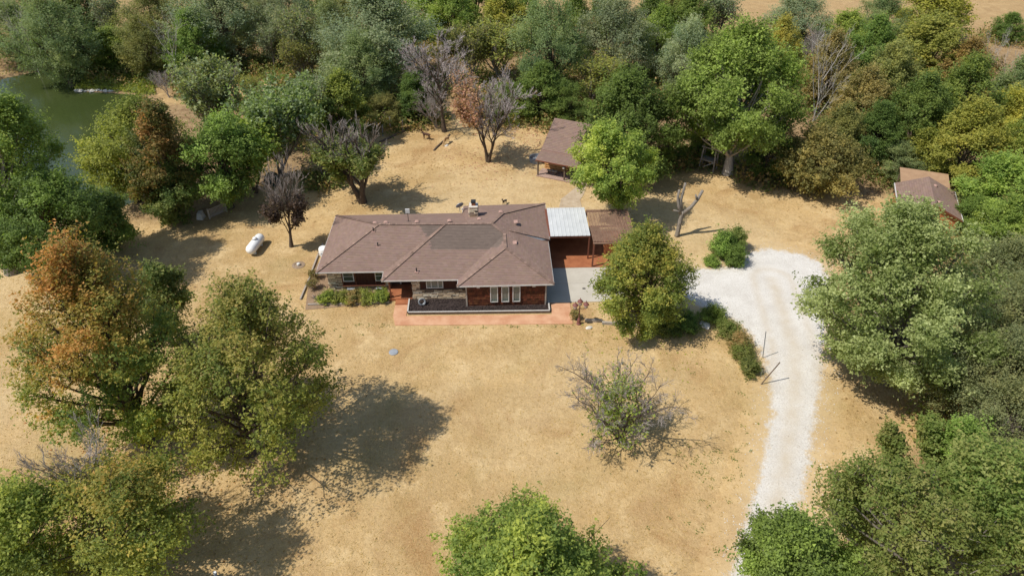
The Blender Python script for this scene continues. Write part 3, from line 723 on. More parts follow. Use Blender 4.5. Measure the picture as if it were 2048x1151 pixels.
# roof-mounted antenna and dish are things of their own
an = thing('roof_antenna', 'small white flat antenna on a dark mast on the rear roof slope', 'antenna', (*hw(7.8, 6.0), 4.0))
MB().tube([(0, 0, -.05), (0, 0, 1.0)], .03, 6).build('mast', M['black'], an); MB().box(-.2, .2, -.05, .05, .95, 1.38).build('panel', M['white_trim'], an)
MB().box(-.2, .2, -.12, .12, -.07, 0).build('base_plate', M['black'], an)
ds = thing('satellite_dish', 'pale grey satellite dish at the rear eave beside the chimney', 'satellite dish', (*hw(12.55, 9.55), 2.75), R(30))
dm = MB(); dm.lathe([(.02, 0), (.2, .02), (.36, .07), (.43, .11)], 20); o = dm.build('reflector', M['grey_metal'], ds, smooth=True); o.rotation_euler = (R(-62), 0, 0); o.location = (0, 0, .75)
MB().tube([(0, .1, 0), (0, .1, .75)], .03, 6).build('mast', M['grey_metal'], ds); MB().tube([(0, 0, .45), (0, -.42, .62)], .018, 6).build('feed_arm', M['grey_metal'], ds)
MB().box(-.07, .07, -.5, -.4, .58, .70).build('feed_horn', M['white_trim'], ds)

# ------------------------------------------------------------------ front planter
pl = thing('planter_bed', 'raised planter of dark lava rock edged with pale capped wall', 'planter', (HX, HY, 0), HA)
MB().prism([(8.25, -2.9), (20.5, -3.1), (20.5, -2.18), (13.2, -2.18), (13.2, -1.02), (8.25, -1.02)], -.05, .20).build('soil', M['mulch'], pl)
lv = np.random.default_rng(4); n = 2600; uu_ = lv.uniform(8.3, 20.4, n); vv_ = lv.uniform(-2.95, -1.12, n); ok = (uu_ < 13.1) | (vv_ < -2.25)
LVv, LFf = leaves(lv, np.stack([uu_, vv_, np.full(n, .225)], 1)[ok], lv.normal(size=(ok.sum(), 3)) + np.array([0, 0, .8]), .11, .8, .3)
o = link('lava_rocks', fast_mesh('lava_rocks', LVv, LFf, M['mulch']), pl); o['kind'] = 'stuff'
for i, (a, b) in enumerate([((8.16, -2.95), (11.2, -3.0)), ((11.21, -3.0), (14.3, -3.05)), ((14.31, -3.05), (17.4, -3.1)), ((17.41, -3.1), (20.58, -3.15)), ((8.12, -2.86), (8.12, -1.05)), ((20.56, -3.05), (20.56, -1.75))]):
    MB().beam((*a, .29), (*b, .29), .12, .035).build('cap_board', M['cap_stone'], pl)
    MB().beam((*a, .12), (*b, .12), .10, .32).build('wall_course', M['old_wood'], pl)
hc = thing('garden_hose_coil', 'grey coil of garden hose standing in the dark planter', 'hose', (*hw(9.35, -1.95), .22), R(20))
hm = MB()
for r_, y_ in ((.30, -.10), (.31, -.04), (.30, .02), (.27, .07), (.24, -.07), (.23, 0.0)):
    t_ = np.linspace(0, 2 * math.pi, 22); hm.tube(np.stack([r_ * np.cos(t_), np.full(22, y_) + .012 * np.sin(3 * t_), .33 + r_ * np.sin(t_)], 1), .034, 6, cap=False)
o = hm.build('coil', M['grey_metal'], hc, smooth=True); o.rotation_euler = (R(-24), 0, 0)

# ------------------------------------------------------------------ left bed edging and tank
ed = thing('bed_edging', 'weathered landscape timbers edging the mulch bed left of the house', 'edging', (0, 0, 0))
for a, b in (((616, 609), (668, 607)), ((671, 608), (726, 606)), ((726, 606), (779, 603)), ((601, 598), (620, 553)), ((620, 552), (636, 510)), ((637, 508), (646, 487))):
    p, q = at(*a, .08), at(*b, .08); MB().beam(p, q, .13, .20).build('timber', M['timber'], ed)
tk = thing('white_tank', 'white rounded tank standing against the left end wall of the house', 'tank', (*hw(-.82, 6.5), 0), HA)
MB().lathe([(.0, .02), (.42, .03), (.46, .1), (.46, .80), (.41, .92), (.25, 1.0), (.0, 1.02)], 20).build('shell', M['tank'], tk, smooth=True)
MB().box(-.2, .1, -.50, -.44, .45, .54).build('badge', M['grey_metal'], tk)

# ------------------------------------------------------------------ carport and pergola (house frame)
cp = thing('carport', 'white ribbed metal carport roof against the garage end', 'carport', (HX, HY, 0), HA)
for i in range(10):
    a = 21.2 + i * .38; m_ = MB().add([(a, 4.86, 2.78), (a + .30, 4.86, 2.78), (a + .33, 4.86, 2.812), (a + .355, 4.86, 2.812), (a + .38, 4.86, 2.78),
                                      (a, 9.95, 2.86), (a + .30, 9.95, 2.86), (a + .33, 9.95, 2.892), (a + .355, 9.95, 2.892), (a + .38, 9.95, 2.86)], [(0, 1, 6, 5), (1, 2, 7, 6), (2, 3, 8, 7), (3, 4, 9, 8)])
    m_.build('roof_panel', M['white_metal'], cp)
MB().box(21.0, 21.4, 4.88, 9.94, 2.735, 2.765).build('sun_gap_blocker', M['post_red'], cp)  # added strip, stops sun leaking between house eave and carport roof
MB().box(21.15, 25.0, 4.90, 5.02, 2.56, 2.77).build('front_beam', M['post_red'], cp); MB().box(21.15, 25.0, 9.75, 9.87, 2.6, 2.84).build('rear_beam', M['post_red'], cp)
for i in range(4): MB().box(21.5 + i * 1.1, 21.58 + i * 1.1, 5.03, 9.74, 2.62, 2.765).build('rafter', M['post_red'], cp)
MB().box(24.86, 25.0, 9.6, 9.74, .07, 2.6).build('post', M['shaded_wood'], cp); MB().box(21.2, 21.32, 9.6, 9.74, .07, 2.6).build('post', M['shaded_wood'], cp); MB().box(24.86, 24.98, 4.9, 5.03, .07, 2.56).build('post', M['post_red'], cp)
for i in range(9): MB().box(21.35 + i * .39, 21.72 + i * .39, 9.62 - (i % 2) * .012, 9.655 - (i % 2) * .012, .1, 2.4).build('back_board', M['shaded_wood'], cp)
pg = thing('pergola', 'brown lattice roofed pergola on square posts next to the carport', 'pergola', (HX, HY, 0), HA)
PX0, PX1, PY0, PY1, PZ = 25.12, 29.3, 3.85, 9.7, 2.66
for i in range(15):
    x = PX0 + .06 + i * (PX1 - PX0 - .12) / 14; MB().box(x - .022, x + .022, PY0, PY1, PZ, PZ + .09).build('rafter', M['brown_metal'], pg)
lat = MB(); W_, D_ = PX1 - PX0, PY1 - PY0
for sg in (1, -1):
    c = -D_ if sg > 0 else 0
    while c < (W_ if sg > 0 else W_ + D_):
        # strip x = c + sg*y
        ys = sorted([max(0, min(D_, (0 - c) * sg)), max(0, min(D_, (W_ - c) * sg))])
        if ys[1] - ys[0] > .05:
            zt = PZ + (.115 if sg > 0 else .10)
            lat.beam((PX0 + c + sg * ys[0], PY0 + ys[0], zt), (PX0 + c + sg * ys[1], PY0 + ys[1], zt), .048, .012)
        c += .19
lat.build('lattice', M['brown_metal'], pg, kind='stuff')
for y in (PY0 + .05, (PY0 + PY1) / 2, PY1 - .05): MB().box(PX0, PX1, y - .05, y + .05, PZ - .17, PZ - .005).build('beam', M['post_red'], pg)
for x, y in ((PX0 + .07, PY0 - .22), (PX1 - .1, PY0 + .1), (PX0 + .07, PY1 - .1), (PX1 - .1, PY1 - .1)): MB().box(x - .07, x + .07, y - .07, y + .07, .0, PZ - .175 if y > PY0 else PZ - .01).build('post', M['post_red'], pg)
MB().box(PX0, PX1, PY0 - .28, PY0 - .17, PZ - .01, PZ + .13).build('fascia_beam', M['brown_metal'], pg)
for i in range(7): MB().box(26.4 + i * .3, 26.66 + i * .3, 4.9, 4.94, .07, 1.85 - .05 * (i % 2)).build('screen_board', M['orange_wall'], pg)

# ------------------------------------------------------------------ cabin with porch
cb_a = R(-23); cab = thing('log_cabin', 'brown roofed log cabin with an open front porch', 'cabin', (3.41, 74.31, 0), cb_a)
CE, CR_, CW = 2.75, 4.9, 7.6
shingle_roof([[(0, 0, CE), (CW, 0, CE), (CW, 4.2, CR_), (0, 4.2, CR_)], [(0, 8.4, CE), (0, 4.2, CR_), (CW, 4.2, CR_), (CW, 8.4, CE)], [(-.05, -1.75, 2.22), (CW, -1.75, 2.22), (CW, .02, 2.66), (-.05, .02, 2.66)]],
             [((0, 0, CE), (CW, 0, CE)), ((0, 8.4, CE), (CW, 8.4, CE)), ((-.05, -1.75, 2.22), (CW, -1.75, 2.22))], cab, 11, .2, .34)
MB().beam((-.02, -.03, CE - .06), (CW, -.03, CE - .06), .04, .10).build('eave_trim', M['vent'], cab)
MB().beam((-.05, -1.77, 2.17), (CW, -1.77, 2.17), .06, .12).build('porch_beam', M['post_red'], cab)
for s_ in (0, 1):
    y0, y1 = (0, 4.2) if s_ == 0 else (8.4, 4.2); MB().beam((.0, y0, CE - .08), (.0, y1, CR_ - .08), .05, .14).build('barge_board', M['old_wood'], cab)
cw = MB().prism([(.45, .55), (CW - .45, .55), (CW - .45, 7.9), (.45, 7.9)], -.1, 2.7); cw.build('wall', M['log'], cab)
MB().add([(.45, .55, 2.7), (.45, 7.9, 2.7), (.45, 4.2, 4.55)], [(0, 1, 2)]).build('gable', M['log'], cab)
for i in range(9): MB().tube([(.42, .52, .2 + i * .28), (CW - .42, .52, .2 + i * .28)], .14, 8).build('log', M['log'], cab)
for i in range(9): MB().tube([(.42, .40, .34 + i * .26), (.42, 7.95, .34 + i * .26)], .13, 8).build('log', M['log'], cab)
cd = MB().box(3.4, 4.3, .33, .37, .2, 2.15).build('door', M['old_wood'], cab)
window(cab, 1.3, 2.2, .95, 1.95, .36, wood='old_wood')
for i in range(30): MB().box(.02 + i * .25, .255 + i * .25, -1.55, .4, .02, .15 + .004 * (i % 3)).build('deck_board', M['deck'], cab)
for x in (.15, 3.4, 6.6): MB().box(x - .08, x + .08, -1.45, -1.29, .16, 2.14).build('porch_post', M['old_wood'], cab)
MB().lathe([(.0, -.14), (.12, -.1), (.15, 0), (.12, .1), (.0, .14)], 12, (3.32, -1.53, 1.75)).build('porch_light', M['lamp_glass'], cab, smooth=True)
bn = thing('porch_bench', 'short grey wooden bench on the cabin porch', 'bench', at(1104, 347.5, .16), cb_a)
MB().box(-.62, .62, -.19, -.01, .40, .45).build('seat_board', M['timber'], bn); MB().box(-.62, .62, .01, .19, .40, .45).build('seat_board', M['timber'], bn)
for x in (-.45, .45): MB().box(x - .05, x + .05, -.16, .16, 0, .398).build('leg', M['old_wood'], bn)
rt = thing('metal_trough', 'round grey metal trough beside the left cabin porch post', 'trough', at(1074, 322, 0), 0)
MB().lathe([(.9, .0), (.92, .5), (.95, .55), (.88, .55), (.86, .12), (0, .1)], 24).build('shell', M['grey_metal'], rt, smooth=False)

# ------------------------------------------------------------------ shed on the right
sx = thing('garden_shed', 'small gabled shed with reddish brown shingles behind the silver maple', 'shed', (42.5, 62.4, 0), R(-20))
SW, SL, SE, SR = 2.9, 3.05, 2.75, 4.05
shingle_roof([[(-SW, -SL, SE), (-SW, SL, SE), (0, SL, SR), (0, -SL, SR)], [(SW, -SL, SE), (0, -SL, SR), (0, SL, SR), (SW, SL, SE)]],
             [((-SW, -SL, SE), (-SW, SL, SE)), ((SW, -SL, SE), (SW, SL, SE))], sx, 17, .2, .34)
for sgn in (-1, 1):
    MB().beam((sgn * SW, -SL, SE - .04), (sgn * SW, SL, SE - .04), .07, .14).build('gutter', M['white_trim'], sx)
    MB().beam((sgn * SW, -SL + .02, SE - .07), (0, -SL + .02, SR - .07), .05, .14).build('barge_board', M['post_red'], sx)
MB().box(-SW + .3, SW - .3, -SL + .35, SL - .3, -.1, 2.72).build('wall', M['orange_wall'], sx)
MB().add([(-SW + .3, -SL + .35, 2.72), (SW - .3, -SL + .35, 2.72), (0, -SL + .35, 3.85)], [(0, 1, 2)]).build('gable', M['orange_wall'], sx)
for y, z in ((-1.9, 3.75), (1.6, 3.75)):
    V = MB(); V.lathe([(.22, 0), (.22, .1), (.14, .2), (0, .22)], 10, (.55, y, z)); V.build('roof_vent', M['vent'], sx, smooth=True)
MB().tube([(.05, -SL - .12, 3.7), (.05, -SL - .12, 4.5)], .04, 6).build('flue_pipe', M['black'], sx)
ln = MB().add([(-2.2, SL + .1, 2.55), (2.6, SL + .1, 2.55), (2.6, SL + 3.6, 3.0), (-2.2, SL + 3.6, 3.0), (-2.2, SL + .1, 2.48), (2.6, SL + .1, 2.48), (2.6, SL + 3.6, 2.93), (-2.2, SL + 3.6, 2.93)],
              [(0, 1, 2, 3), (7, 6, 5, 4), (0, 4, 5, 1), (1, 5, 6, 2), (2, 6, 7, 3), (3, 7, 4, 0)]).build('lean_to_roof', M['tan_roof'], sx)
for x in (-2.0, 2.4): MB().box(x - .06, x + .06, SL + 3.3, SL + 3.42, 0, 2.9).build('post', M['old_wood'], sx)

# ------------------------------------------------------------------ small things in the yard
pt = thing('propane_tank', 'long white propane tank lying on the lawn left of the house', 'propane tank', (-25.35, 57.7, 0), R(-8))
prof = [(0, -1.42), (.25, -1.38), (.42, -1.24), (.49, -1.02), (.49, 1.02), (.42, 1.24), (.25, 1.38), (0, 1.42)]
o = MB().lathe(prof, 24).build('shell', M['tank'], pt, smooth=True); o.rotation_euler = (R(90), 0, 0); o.location = (0, 0, .68)
MB().lathe([(.2, -.05), (.21, .1), (.15, .19), (0, .21)], 14, (0, .12, 1.16)).build('valve_dome', M['tank'], pt, smooth=True)
MB().box(-.13, .13, -.12, -.06, 1.16, 1.25).build('gauge', M['grey_metal'], pt)
for y in (-.75, .75): MB().box(-.28, .28, y - .08, y + .08, 0, .28).build('leg', M['tank'], pt)
sp = thing('septic_lid', 'round concrete septic lid sunk in the grass left of the house', 'lid', at(597, 530), 0)
MB().lathe([(.62, -.02), (.62, .03), (.40, .05), (.39, .02), (.0, .02)], 24).build('rim', M['cone_soil'], sp); MB().lathe([(.17, 0), (.17, .2), (.10, .25), (0, .25)], 14, (.02, 0, 0)).build('riser', M['white_trim'], sp)
sc_ = MB().lathe([(.38, -.02), (.38, .05), (.34, .07), (0, .08)], 24).build('access_cover', M['cover']); sc_.location = at(787, 704); tag(sc_, 'round blue grey access cover lying in the front lawn', 'cover')
def rock(name, p, r, label, seed, m='rock', sq=(1, .75, .5), group=None):
    rg = np.random.default_rng(seed); mb = MB(); k = 10
    prof = [(0.05, -.5), (.75, -.35), (1, .1), (.8, .5), (.4, .75), (.05, .82)]
    V = []; 
    for a, z in prof:
        for i in range(k): q = 2 * math.pi * i / k; n_ = rg.uniform(.78, 1.15); V.append((a * n_ * math.cos(q) * r * sq[0], a * n_ * math.sin(q) * r * sq[1], z * r * sq[2] * rg.uniform(.9, 1.1)))
    F = [(j * k + i, j * k + (i + 1) % k, (j + 1) * k + (i + 1) % k, (j + 1) * k + i) for j in range(5) for i in range(k)] + [[50 + i for i in range(k)]]
    o = mb.add(V, F).build(name, M[m]); o.location = tuple(p); o.rotation_euler = (0, 0, rg.uniform(0, 3)); return tag(o, label, 'rock', group)
rock('rock', at(1410, 650, .1), .62, 'white rock at the end of the low hedge by the gravel', 1)
rock('rock', at(1178, 655, .0), .32, 'small pale rock in the grass beside the lamp post', 2)
rock('rock', at(1666, 698, .05), .32, 'pale rock at the gravel edge under the silver maple', 3)
rock('rock', at(893, 291, .0), .33, 'white stone near the grazing tan deer', 4)
rock('rock', at(231, 161, -.05), .85, 'larger white boulder on the grassy pond point', 5, sq=(1.3, .7, .6))
rock('rock', at(249, 162, -.05), .5, 'smaller white boulder on the grassy pond point', 6)
rg = np.random.default_rng(9)
for i in range(11):
    x = 152 + i * 8.6; rock('shore_stone', at(x + rg.uniform(-2, 2), 181.5 - .1 * i + rg.uniform(-1, 1), -.42), rg.uniform(.3, .6), 'pale stone at the waterline of the grassy pond point', 20 + i, group='stones along the pond point')
# lamp post
lp = thing('lamp_post', 'rust red lamp post with three lantern heads at the walk end', 'lamp post', (5.75, 46.25, 0), 0)
lp.scale = (.84, .84, .84)
MB().lathe([(.24, -.1), (.24, .12), (.19, .18), (.17, .6), (.11, .72), (.10, .8)], 12).build('base', M['lamp'], lp, smooth=False)
MB().tube([(0, 0, .78), (0, 0, 2.5)], .055, 10).build('pole', M['lamp'], lp)
for i, (a, hh) in enumerate(((R(100), 2.55), (R(-20), 2.35), (R(215), 2.35))):
    r_ = .0 if i == 0 else .62; x, y = r_ * math.cos(a), r_ * math.sin(a)
    if i: MB().tube([(0, 0, 2.1), (x * .5, y * .5, 2.02), (x * .9, y * .9, 2.12), (x, y, hh - .05)], .035, 6).build('arm', M['lamp'], lp)
    lan = MB().lathe([(.10, -.02), (.17, 0), (.24, .36), (.25, .4)], 8, (x, y, hh)).build('lantern', M['lamp_glass'], lp)
    MB().lathe([(.31, .38), (.22, .5), (.08, .62), (.04, .72), (.05, .78), (0, .88)], 8, (x, y, hh)).build('lantern_cap', M['lamp'], lan)
    MB().lathe([(.11, -.06), (.20, .0), (.21, .05)], 8, (x, y, hh)).build('lantern_base', M['lamp'], lan)
# timbers under the yellow-green tree
for i, (a, b, lb) in enumerate((((1170, 640), (1204, 641), 'short weathered timber next to the lamp post'), ((1204, 645), (1285, 650), 'long weathered timber under the front yellow green tree'))):
    o = MB().beam(at(*a, .12), at(*b, .12), .2, .26).build('timber', M['timber']); tag(o, lb, 'timber')
# thin poles by the drive
def pole(a, b, z, label, r=.035, m='grey_metal'):
    p = at(*a); q = at(*b, z); o = MB().tube([(0, 0, -.2), tuple(q - p)], r, 6).build('marker_pole', M[m]); o.location = p; return tag(o, label, 'pole')
pole((1526, 715), (1532, 662), 2.9, 'thin upright grey pole beside the gravel bend')
pole((1520, 768), (1560, 724), 2.2, 'thin leaning pole reaching over the gravel edge', .045, 'old_wood')
mk = thing('marker_stub', 'short white utility marker near the leaning pole', 'marker', at(1522, 747)); MB().tube([(0, 0, -.1), (0, 0, .55)], .06, 8).build('tube', M['tank'], mk); MB().tube([(0, 0, .551), (0, 0, .63)], .064, 8).build('cap', M['black'], mk)
mk = thing('marker_stub', 'pale blue pipe stub in the lower left lawn', 'marker', at(433, 1152)); MB().tube([(0, 0, -.1), (0, 0, .4)], .09, 10).build('tube', M['cover'], mk); MB().tube([(0, 0, .401), (0, 0, .46)], .1, 10).build('cap', M['tank'], mk)
def log(a, b, r, label, m='old_wood', z=.1):
    p, q = at(*a, z), at(*b, z); t = np.linspace(0, 1, 6)[:, None]; rg = np.random.default_rng(int(a[0]))
    o = MB().tube(p + (q - p) * t + rg.normal(size=(6, 3)) * np.array([.05, .05, .02]), r * (1 - .3 * t[:, 0]), 8).build('fallen_log', M[m]); return tag(o, label, 'log')
log((1660, 941), (1732, 962), .17, 'brown log lying in the grass near the lower right trees')
log((760, 284), (832, 250), .16, 'dark fallen log at the wood edge left of the brown deer')
log((868, 300), (900, 268), .12, 'fallen bough at the foot of the grey bare tree')
ps = thing('gate_post', 'white painted gate post beside the lower right oak', 'post', at(1664, 1030)); MB().box(-.11, .11, -.11, .11, -.2, 1.5).build('shaft', M['tank'], ps); MB().box(-.13, .13, -.13, .13, 1.5, 1.56).build('cap', M['tank'], ps)
# railed footbridge by the left thicket
p0, p1 = at(422, 437), at(452, 424); a_ = math.atan2(p1[1] - p0[1], p1[0] - p0[0])
br = thing('picket_rail', 'grey picket rail half hidden at the pond thicket', 'railing', p0, a_); Lb = float(np.hypot(*(p1 - p0)[:2]))
for i in range(13): MB().box(i * Lb / 12 - .035, i * Lb / 12 + .035, -.02, .02, .1, 1.15).build('picket', M['timber'], br)
for z in (.25, 1.05): MB().box(-.1, Lb + .1, .022, .07, z - .05, z + .05).build('rail', M['timber'], br)
for x in (-.12, Lb + .12): MB().box(x - .06, x + .06, -.06, .06, -.1, 1.25).build('post', M['timber'], br)
sb = MB().add([(-.5, -.5, 0), (.5, -.6, 0), (.6, .5, .0), (-.4, .6, 0), (-.35, -.2, .8), (.3, -.3, .75), (.35, .45, 1.0), (-.3, .5, .9)], [(0, 1, 5, 4), (1, 2, 6, 5), (2, 3, 7, 6), (3, 0, 4, 7), (4, 5, 6, 7)]).build('stone_block', M['rock'])
sb.scale = (.7, .7, .8); sb.location = at(402, 436); tag(sb, 'pale upright stone slab left of the picket rail', 'stone')
tb = thing('green_barrel', 'dark green dome under the trees behind the plum tree', 'barrel', at(546, 366)); MB().lathe([(.85, 0), (.88, .6), (.7, 1.05), (.35, 1.3), (0, 1.36)], 18).build('shell', M['green_plastic'], tb, smooth=True); MB().lathe([(.9, .55), (.93, .6), (.9, .65)], 18).build('rim', M['black'], tb)
# old timber stand by the big cottonwood
st = thing('wooden_stand', 'old grey wooden stand leaning beside the big cottonwood trunk', 'stand', at(1415, 338), R(-35))
for x, y in ((-.9, -.5), (.9, -.5), (-.9, .5), (.9, .5)): MB().beam((x, y, -.1), (x * .8, y * .8, 3.0), .13, .13).build('leg', M['grey_wood'], st)
for z in (1.3, 2.9): MB().beam((-.95, -.52, z), (.95, -.52, z), .08, .14).build('rail', M['grey_wood'], st)
MB().beam((-.9, -.58, .1), (.85, -.55, 1.3), .07, .12).build('brace', M['grey_wood'], st)
for i in range(6): MB().box(-.9 + i * .3, -.64 + i * .3, -.44, .44, 1.38, 1.43).build('floor_board', M['grey_wood'], st)
# fence posts at the wood edge
for i, (x, y) in enumerate(((766, 272), (781, 256), (806, 262))):
    f_ = MB().tube([(0, 0, -.2), (.05, 0, 1.5)], .09, 7).build('fence_post', M['grey_wood']); f_.location = at(x, y)
    tag(f_, ['grey fence post left of the fallen log at the wood edge', 'tall grey fence post behind the fallen log', 'grey fence post at the right end of the fallen log'][i], 'fence post', 'old posts at the wood edge')

# ------------------------------------------------------------------ animals (one skinned body each)
def animal(name, label, cat, loc, rz, s, m, pose='up'):
    hd = {'up': [(.52, 0, 1.05), (.60, 0, 1.28), (.66, 0, 1.36), (.88, 0, 1.27)], 'graze': [(.58, 0, .72), (.78, 0, .42), (.86, 0, .26), (1.0, 0, .10)]}[pose]
    v = [(-.42, 0, .84), (-.1, 0, .80), (.25, 0, .82), (.42, 0, .90)] + hd
    r = [.17, .165, .18, .14, .085, .075, .095, .045]
    e = [(i, i + 1) for i in range(7)]
    def chain(start, pts, rad):
        p = start
        for q, w in zip(pts, rad): v.append(q); r.append(w); e.append((p, len(v) - 1)); p = len(v) - 1
    for y in (-.12, .12):
        chain(0, [(-.44, y, .66), (-.36, y, .56), (-.52, y, .36), (-.48, y, .06), (-.44, y, .02)], [.11, .07, .042, .03, .032])
        chain(2, [(.30, y, .62), (.32, y, .40), (.30, y, .20), (.32, y, .02)], [.085, .045, .032, .032])
        ez = hd[2]; chain(6, [(ez[0] - .04, y * .9, ez[2] + .12), (ez[0] - .06, y * 1.5, ez[2] + .22)], [.03, .012])
    chain(0, [(-.58, 0, .82), (-.64, 0, .68)], [.04, .02])
    me = bpy.data.meshes.new(name); me.from_pydata([(a * s, b * s, c * s) for a, b, c in v], e, []); me.materials.append(m)
    o = link(name, me); md = o.modifiers.new('skin', 'SKIN'); md.use_smooth_shade = True
    for i, sv_ in enumerate(me.skin_vertices[0].data): sv_.radius = (r[i] * s, r[i] * s); sv_.use_root = (i == 0)
    sd = o.modifiers.new('sub', 'SUBSURF'); sd.levels = sd.render_levels = 1
    o.location = tuple(loc); o.rotation_euler = (0, 0, rz); return tag(o, label, cat)
fur = mat('dark_brown_coat', (.085, .038, .022), (.05, .024, .016), 3, .8, .2); fur2 = mat('tan_coat', (.46, .30, .15), (.34, .21, .10), 3, .8, .2); fur3 = mat('grey_brown_coat', (.12, .09, .07), (.05, .04, .035), 3, .8, .2)
animal('deer', 'dark brown deer standing in the yard with its head raised', 'deer', at(853, 279), R(165), .95, fur)
animal('deer', 'tan deer grazing near the bare grey tree', 'deer', at(893, 287), R(245), .95, fur2, 'graze')
animal('dog', 'grey brown dog standing in the grass behind the house', 'dog', at(1009, 409), R(235), .62, fur3)

# ------------------------------------------------------------------ trees
def C_(*c): return np.array(c)
# leaf colours (each leaf both reflects and transmits about half of this)
DEEP, MID, BRIGHT, YG = C_(.118, .172, .040), C_(.190, .258, .056), C_(.265, .350, .074), C_(.355, .370, .070)
OLIVE, GREY, SILVER, ORANGE, BROWN, YELLOW = C_(.245, .245, .075), C_(.270, .310, .170), C_(.350, .415, .235), C_(.470, .225, .070), C_(.380, .255, .110), C_(.480, .420, .085)
PLUM, RUST, CEDAR = C_(.105, .074, .054), C_(.450, .235, .170), C_(.250, .265, .115)
DEEP, MID, BRIGHT, YG, OLIVE, GREY, SILVER, CEDAR = (c * .97 for c in (DEEP, MID, BRIGHT, YG, OLIVE, GREY, SILVER, CEDAR))
CEDAR = CEDAR * .9
FOL = foliage_mat('leaves_free', (1, 1, 1))
FM = {k: foliage_mat('leaves_' + k, tuple(v)) for k, v in dict(deep=DEEP, mid=MID, bright=BRIGHT, yellowgreen=YG, olive=OLIVE, grey=GREY, silver=SILVER, brown=(BROWN + OLIVE) / 2, yellow=(YELLOW + YG) / 2, cedar=CEDAR,
      greyolive=(GREY + OLIVE) / 2, midgrey=(GREY + MID) / 2, midyellow=(MID + YG) / 2, oliveyellow=(OLIVE + YG) / 2, deepmid=(DEEP + MID) / 2, orangeolive=(ORANGE + OLIVE * 2) / 3).items()}
def blend(a, b, w): w = np.clip(w, 0, 1); w = w[:, None] if np.ndim(w) else w; return a * (1 - w) + b * w
def solve_h(base, top_y):
    lo, hi = .2, 40.
    for _ in range(40):
        m = (lo + hi) / 2
        if proj((base[0], base[1], base[2] + m))[1] > top_y: lo = m
        else: hi = m
    return lo
def own_tree(name, label, base, top_y, w, bark='bark', group=None, cx=None, cat='tree', kind='leafy', **kw):
    """a tree surveyed by its foot, the height of its top and the width of its crown"""
    p = at(*base); p[2] = gz(p[0], p[1]); H = solve_h(p, top_y)
    cbz = H * .6; sc = proj((p[0], p[1], cbz))[2]; Rr = w / 2 / sc
    offx = 0.
    if cx is not None:
        px = proj((p[0], p[1], cbz))[0]; offx = (cx - px) / sc / .6
    t = thing(name, label, cat, p, 0, group)
    if kind == 'leafy':
        lf, tr = gen_leafy(H=H, Rr=Rr, off=(offx, 0), **kw)
        link('trunk', fast_mesh('trunk', tr[0], tr[1], M[bark], smooth=True), t)
        link('crown', fast_mesh('crown', lf[0], lf[1], FOL, tint=lf[2]), t)
    else:
        twm = kw.pop('twig', 'twig')
        W, T, LF = gen_branchy(H=H, Rr=Rr, off=(offx, 0), **kw)
        link('trunk', fast_mesh('trunk', W[0], W[1], M[bark], smooth=True), t)
        if T is not None: link('twigs', fast_mesh('twigs', T[0], T[1], M[twm]), t)
        if LF is not None: link('crown', fast_mesh('crown', LF[0], LF[1], FOL, tint=LF[2]), t)
    print(f'{label[:40]:40s} H={H:.1f} R={Rr:.1f}')
    return t

# --- the trees of the yard
own_tree('maple_tree', 'large maple turning orange at its top, left of the yellow green maple', (295, 885), 500, 335, cx=202, seed=101, rough=.07, nl=54, nc=27, nlf=18, leaf=.27, cs=.50, cb=.10, shape='egg', lobe=.27, upl=1.4, sticks=120,
         hue=lambda t, r, P: blend(blend(MID, YG * .95, .45 + .5 * r), ORANGE * .82, (t - .36) * 1.25 + .42 * r - .22 * P[:, 0]), var=.2)
own_tree('maple_tree', 'large yellow green maple casting its shadow on the front lawn', (500, 905), 582, 378, cx=492, seed=142, rough=.10, nl=54, nc=25, nlf=15, leaf=.27, cs=.50, cb=.10, shape='egg', lobe=.26, upl=1.3, sticks=220,
         hue=lambda t, r, P: blend(blend(MID, YG, .55 + .5 * r), BROWN, (t - .6) * .6 + .25 * r), var=.2)
own_tree('leafy_tree', 'small dark green tree peeping out behind the orange topped maple', (345, 690), 532, 100, cx=325, seed=103, nl=16, nc=22, nlf=20, leaf=.3, cs=.5, hue=lambda t, r, P: blend(DEEP, OLIVE, .3 + .4 * r))
own_tree('leafy_tree', 'green and rust tree filling the lower left corner, greyish shoots on top', (245, 1150), 945, 330, cx=245, seed=104, rough=.14, nl=40, nc=22, nlf=15, leaf=.26, cs=.55, cb=.06, shape='round', lobe=.26, sticks=200,
         hue=lambda t, r, P: blend(blend(MID, YG, .5 + .5 * r), ORANGE * .8, (t - .62) * 1.3 + .25 * r - .2), var=.22)
own_tree('leafy_tree', 'leafy green tree cut by the left edge at the bottom corner', (45, 1165), 985, 260, cx=30, seed=105, nl=28, nc=24, nlf=20, leaf=.26, cs=.5, cb=.08, hue=lambda t, r, P: blend(MID, YG, .4 + .5 * r))
own_tree('bare_tree', 'bare grey branched tree rising from the lower left thicket', (160, 1075), 838, 225, bark='pale_bark', cx=138, kind='b', seed=106, counts=(8, 7, 6, 4), trunk=.3, up=.8, spread=.7, multi=2, tr=.13, leaf_n=2500, leaf=.24,
         leaf_z=lambda e: np.clip(.62 - e[:, 2], 0, 1), hue=lambda t, r, P: blend(OLIVE, BROWN, .3 + .4 * r))
own_tree('leafy_tree', 'tall sunlit green tree on the left edge in front of the pond', (25, 545), 192, 190, cx=18, seed=107, nl=40, nc=28, nlf=20, leaf=.30, cs=.6, cb=.12, shape='egg', lobe=.27, hue=lambda t, r, P: blend(MID, YG, .30 + .35 * r), bark='grey_bark')
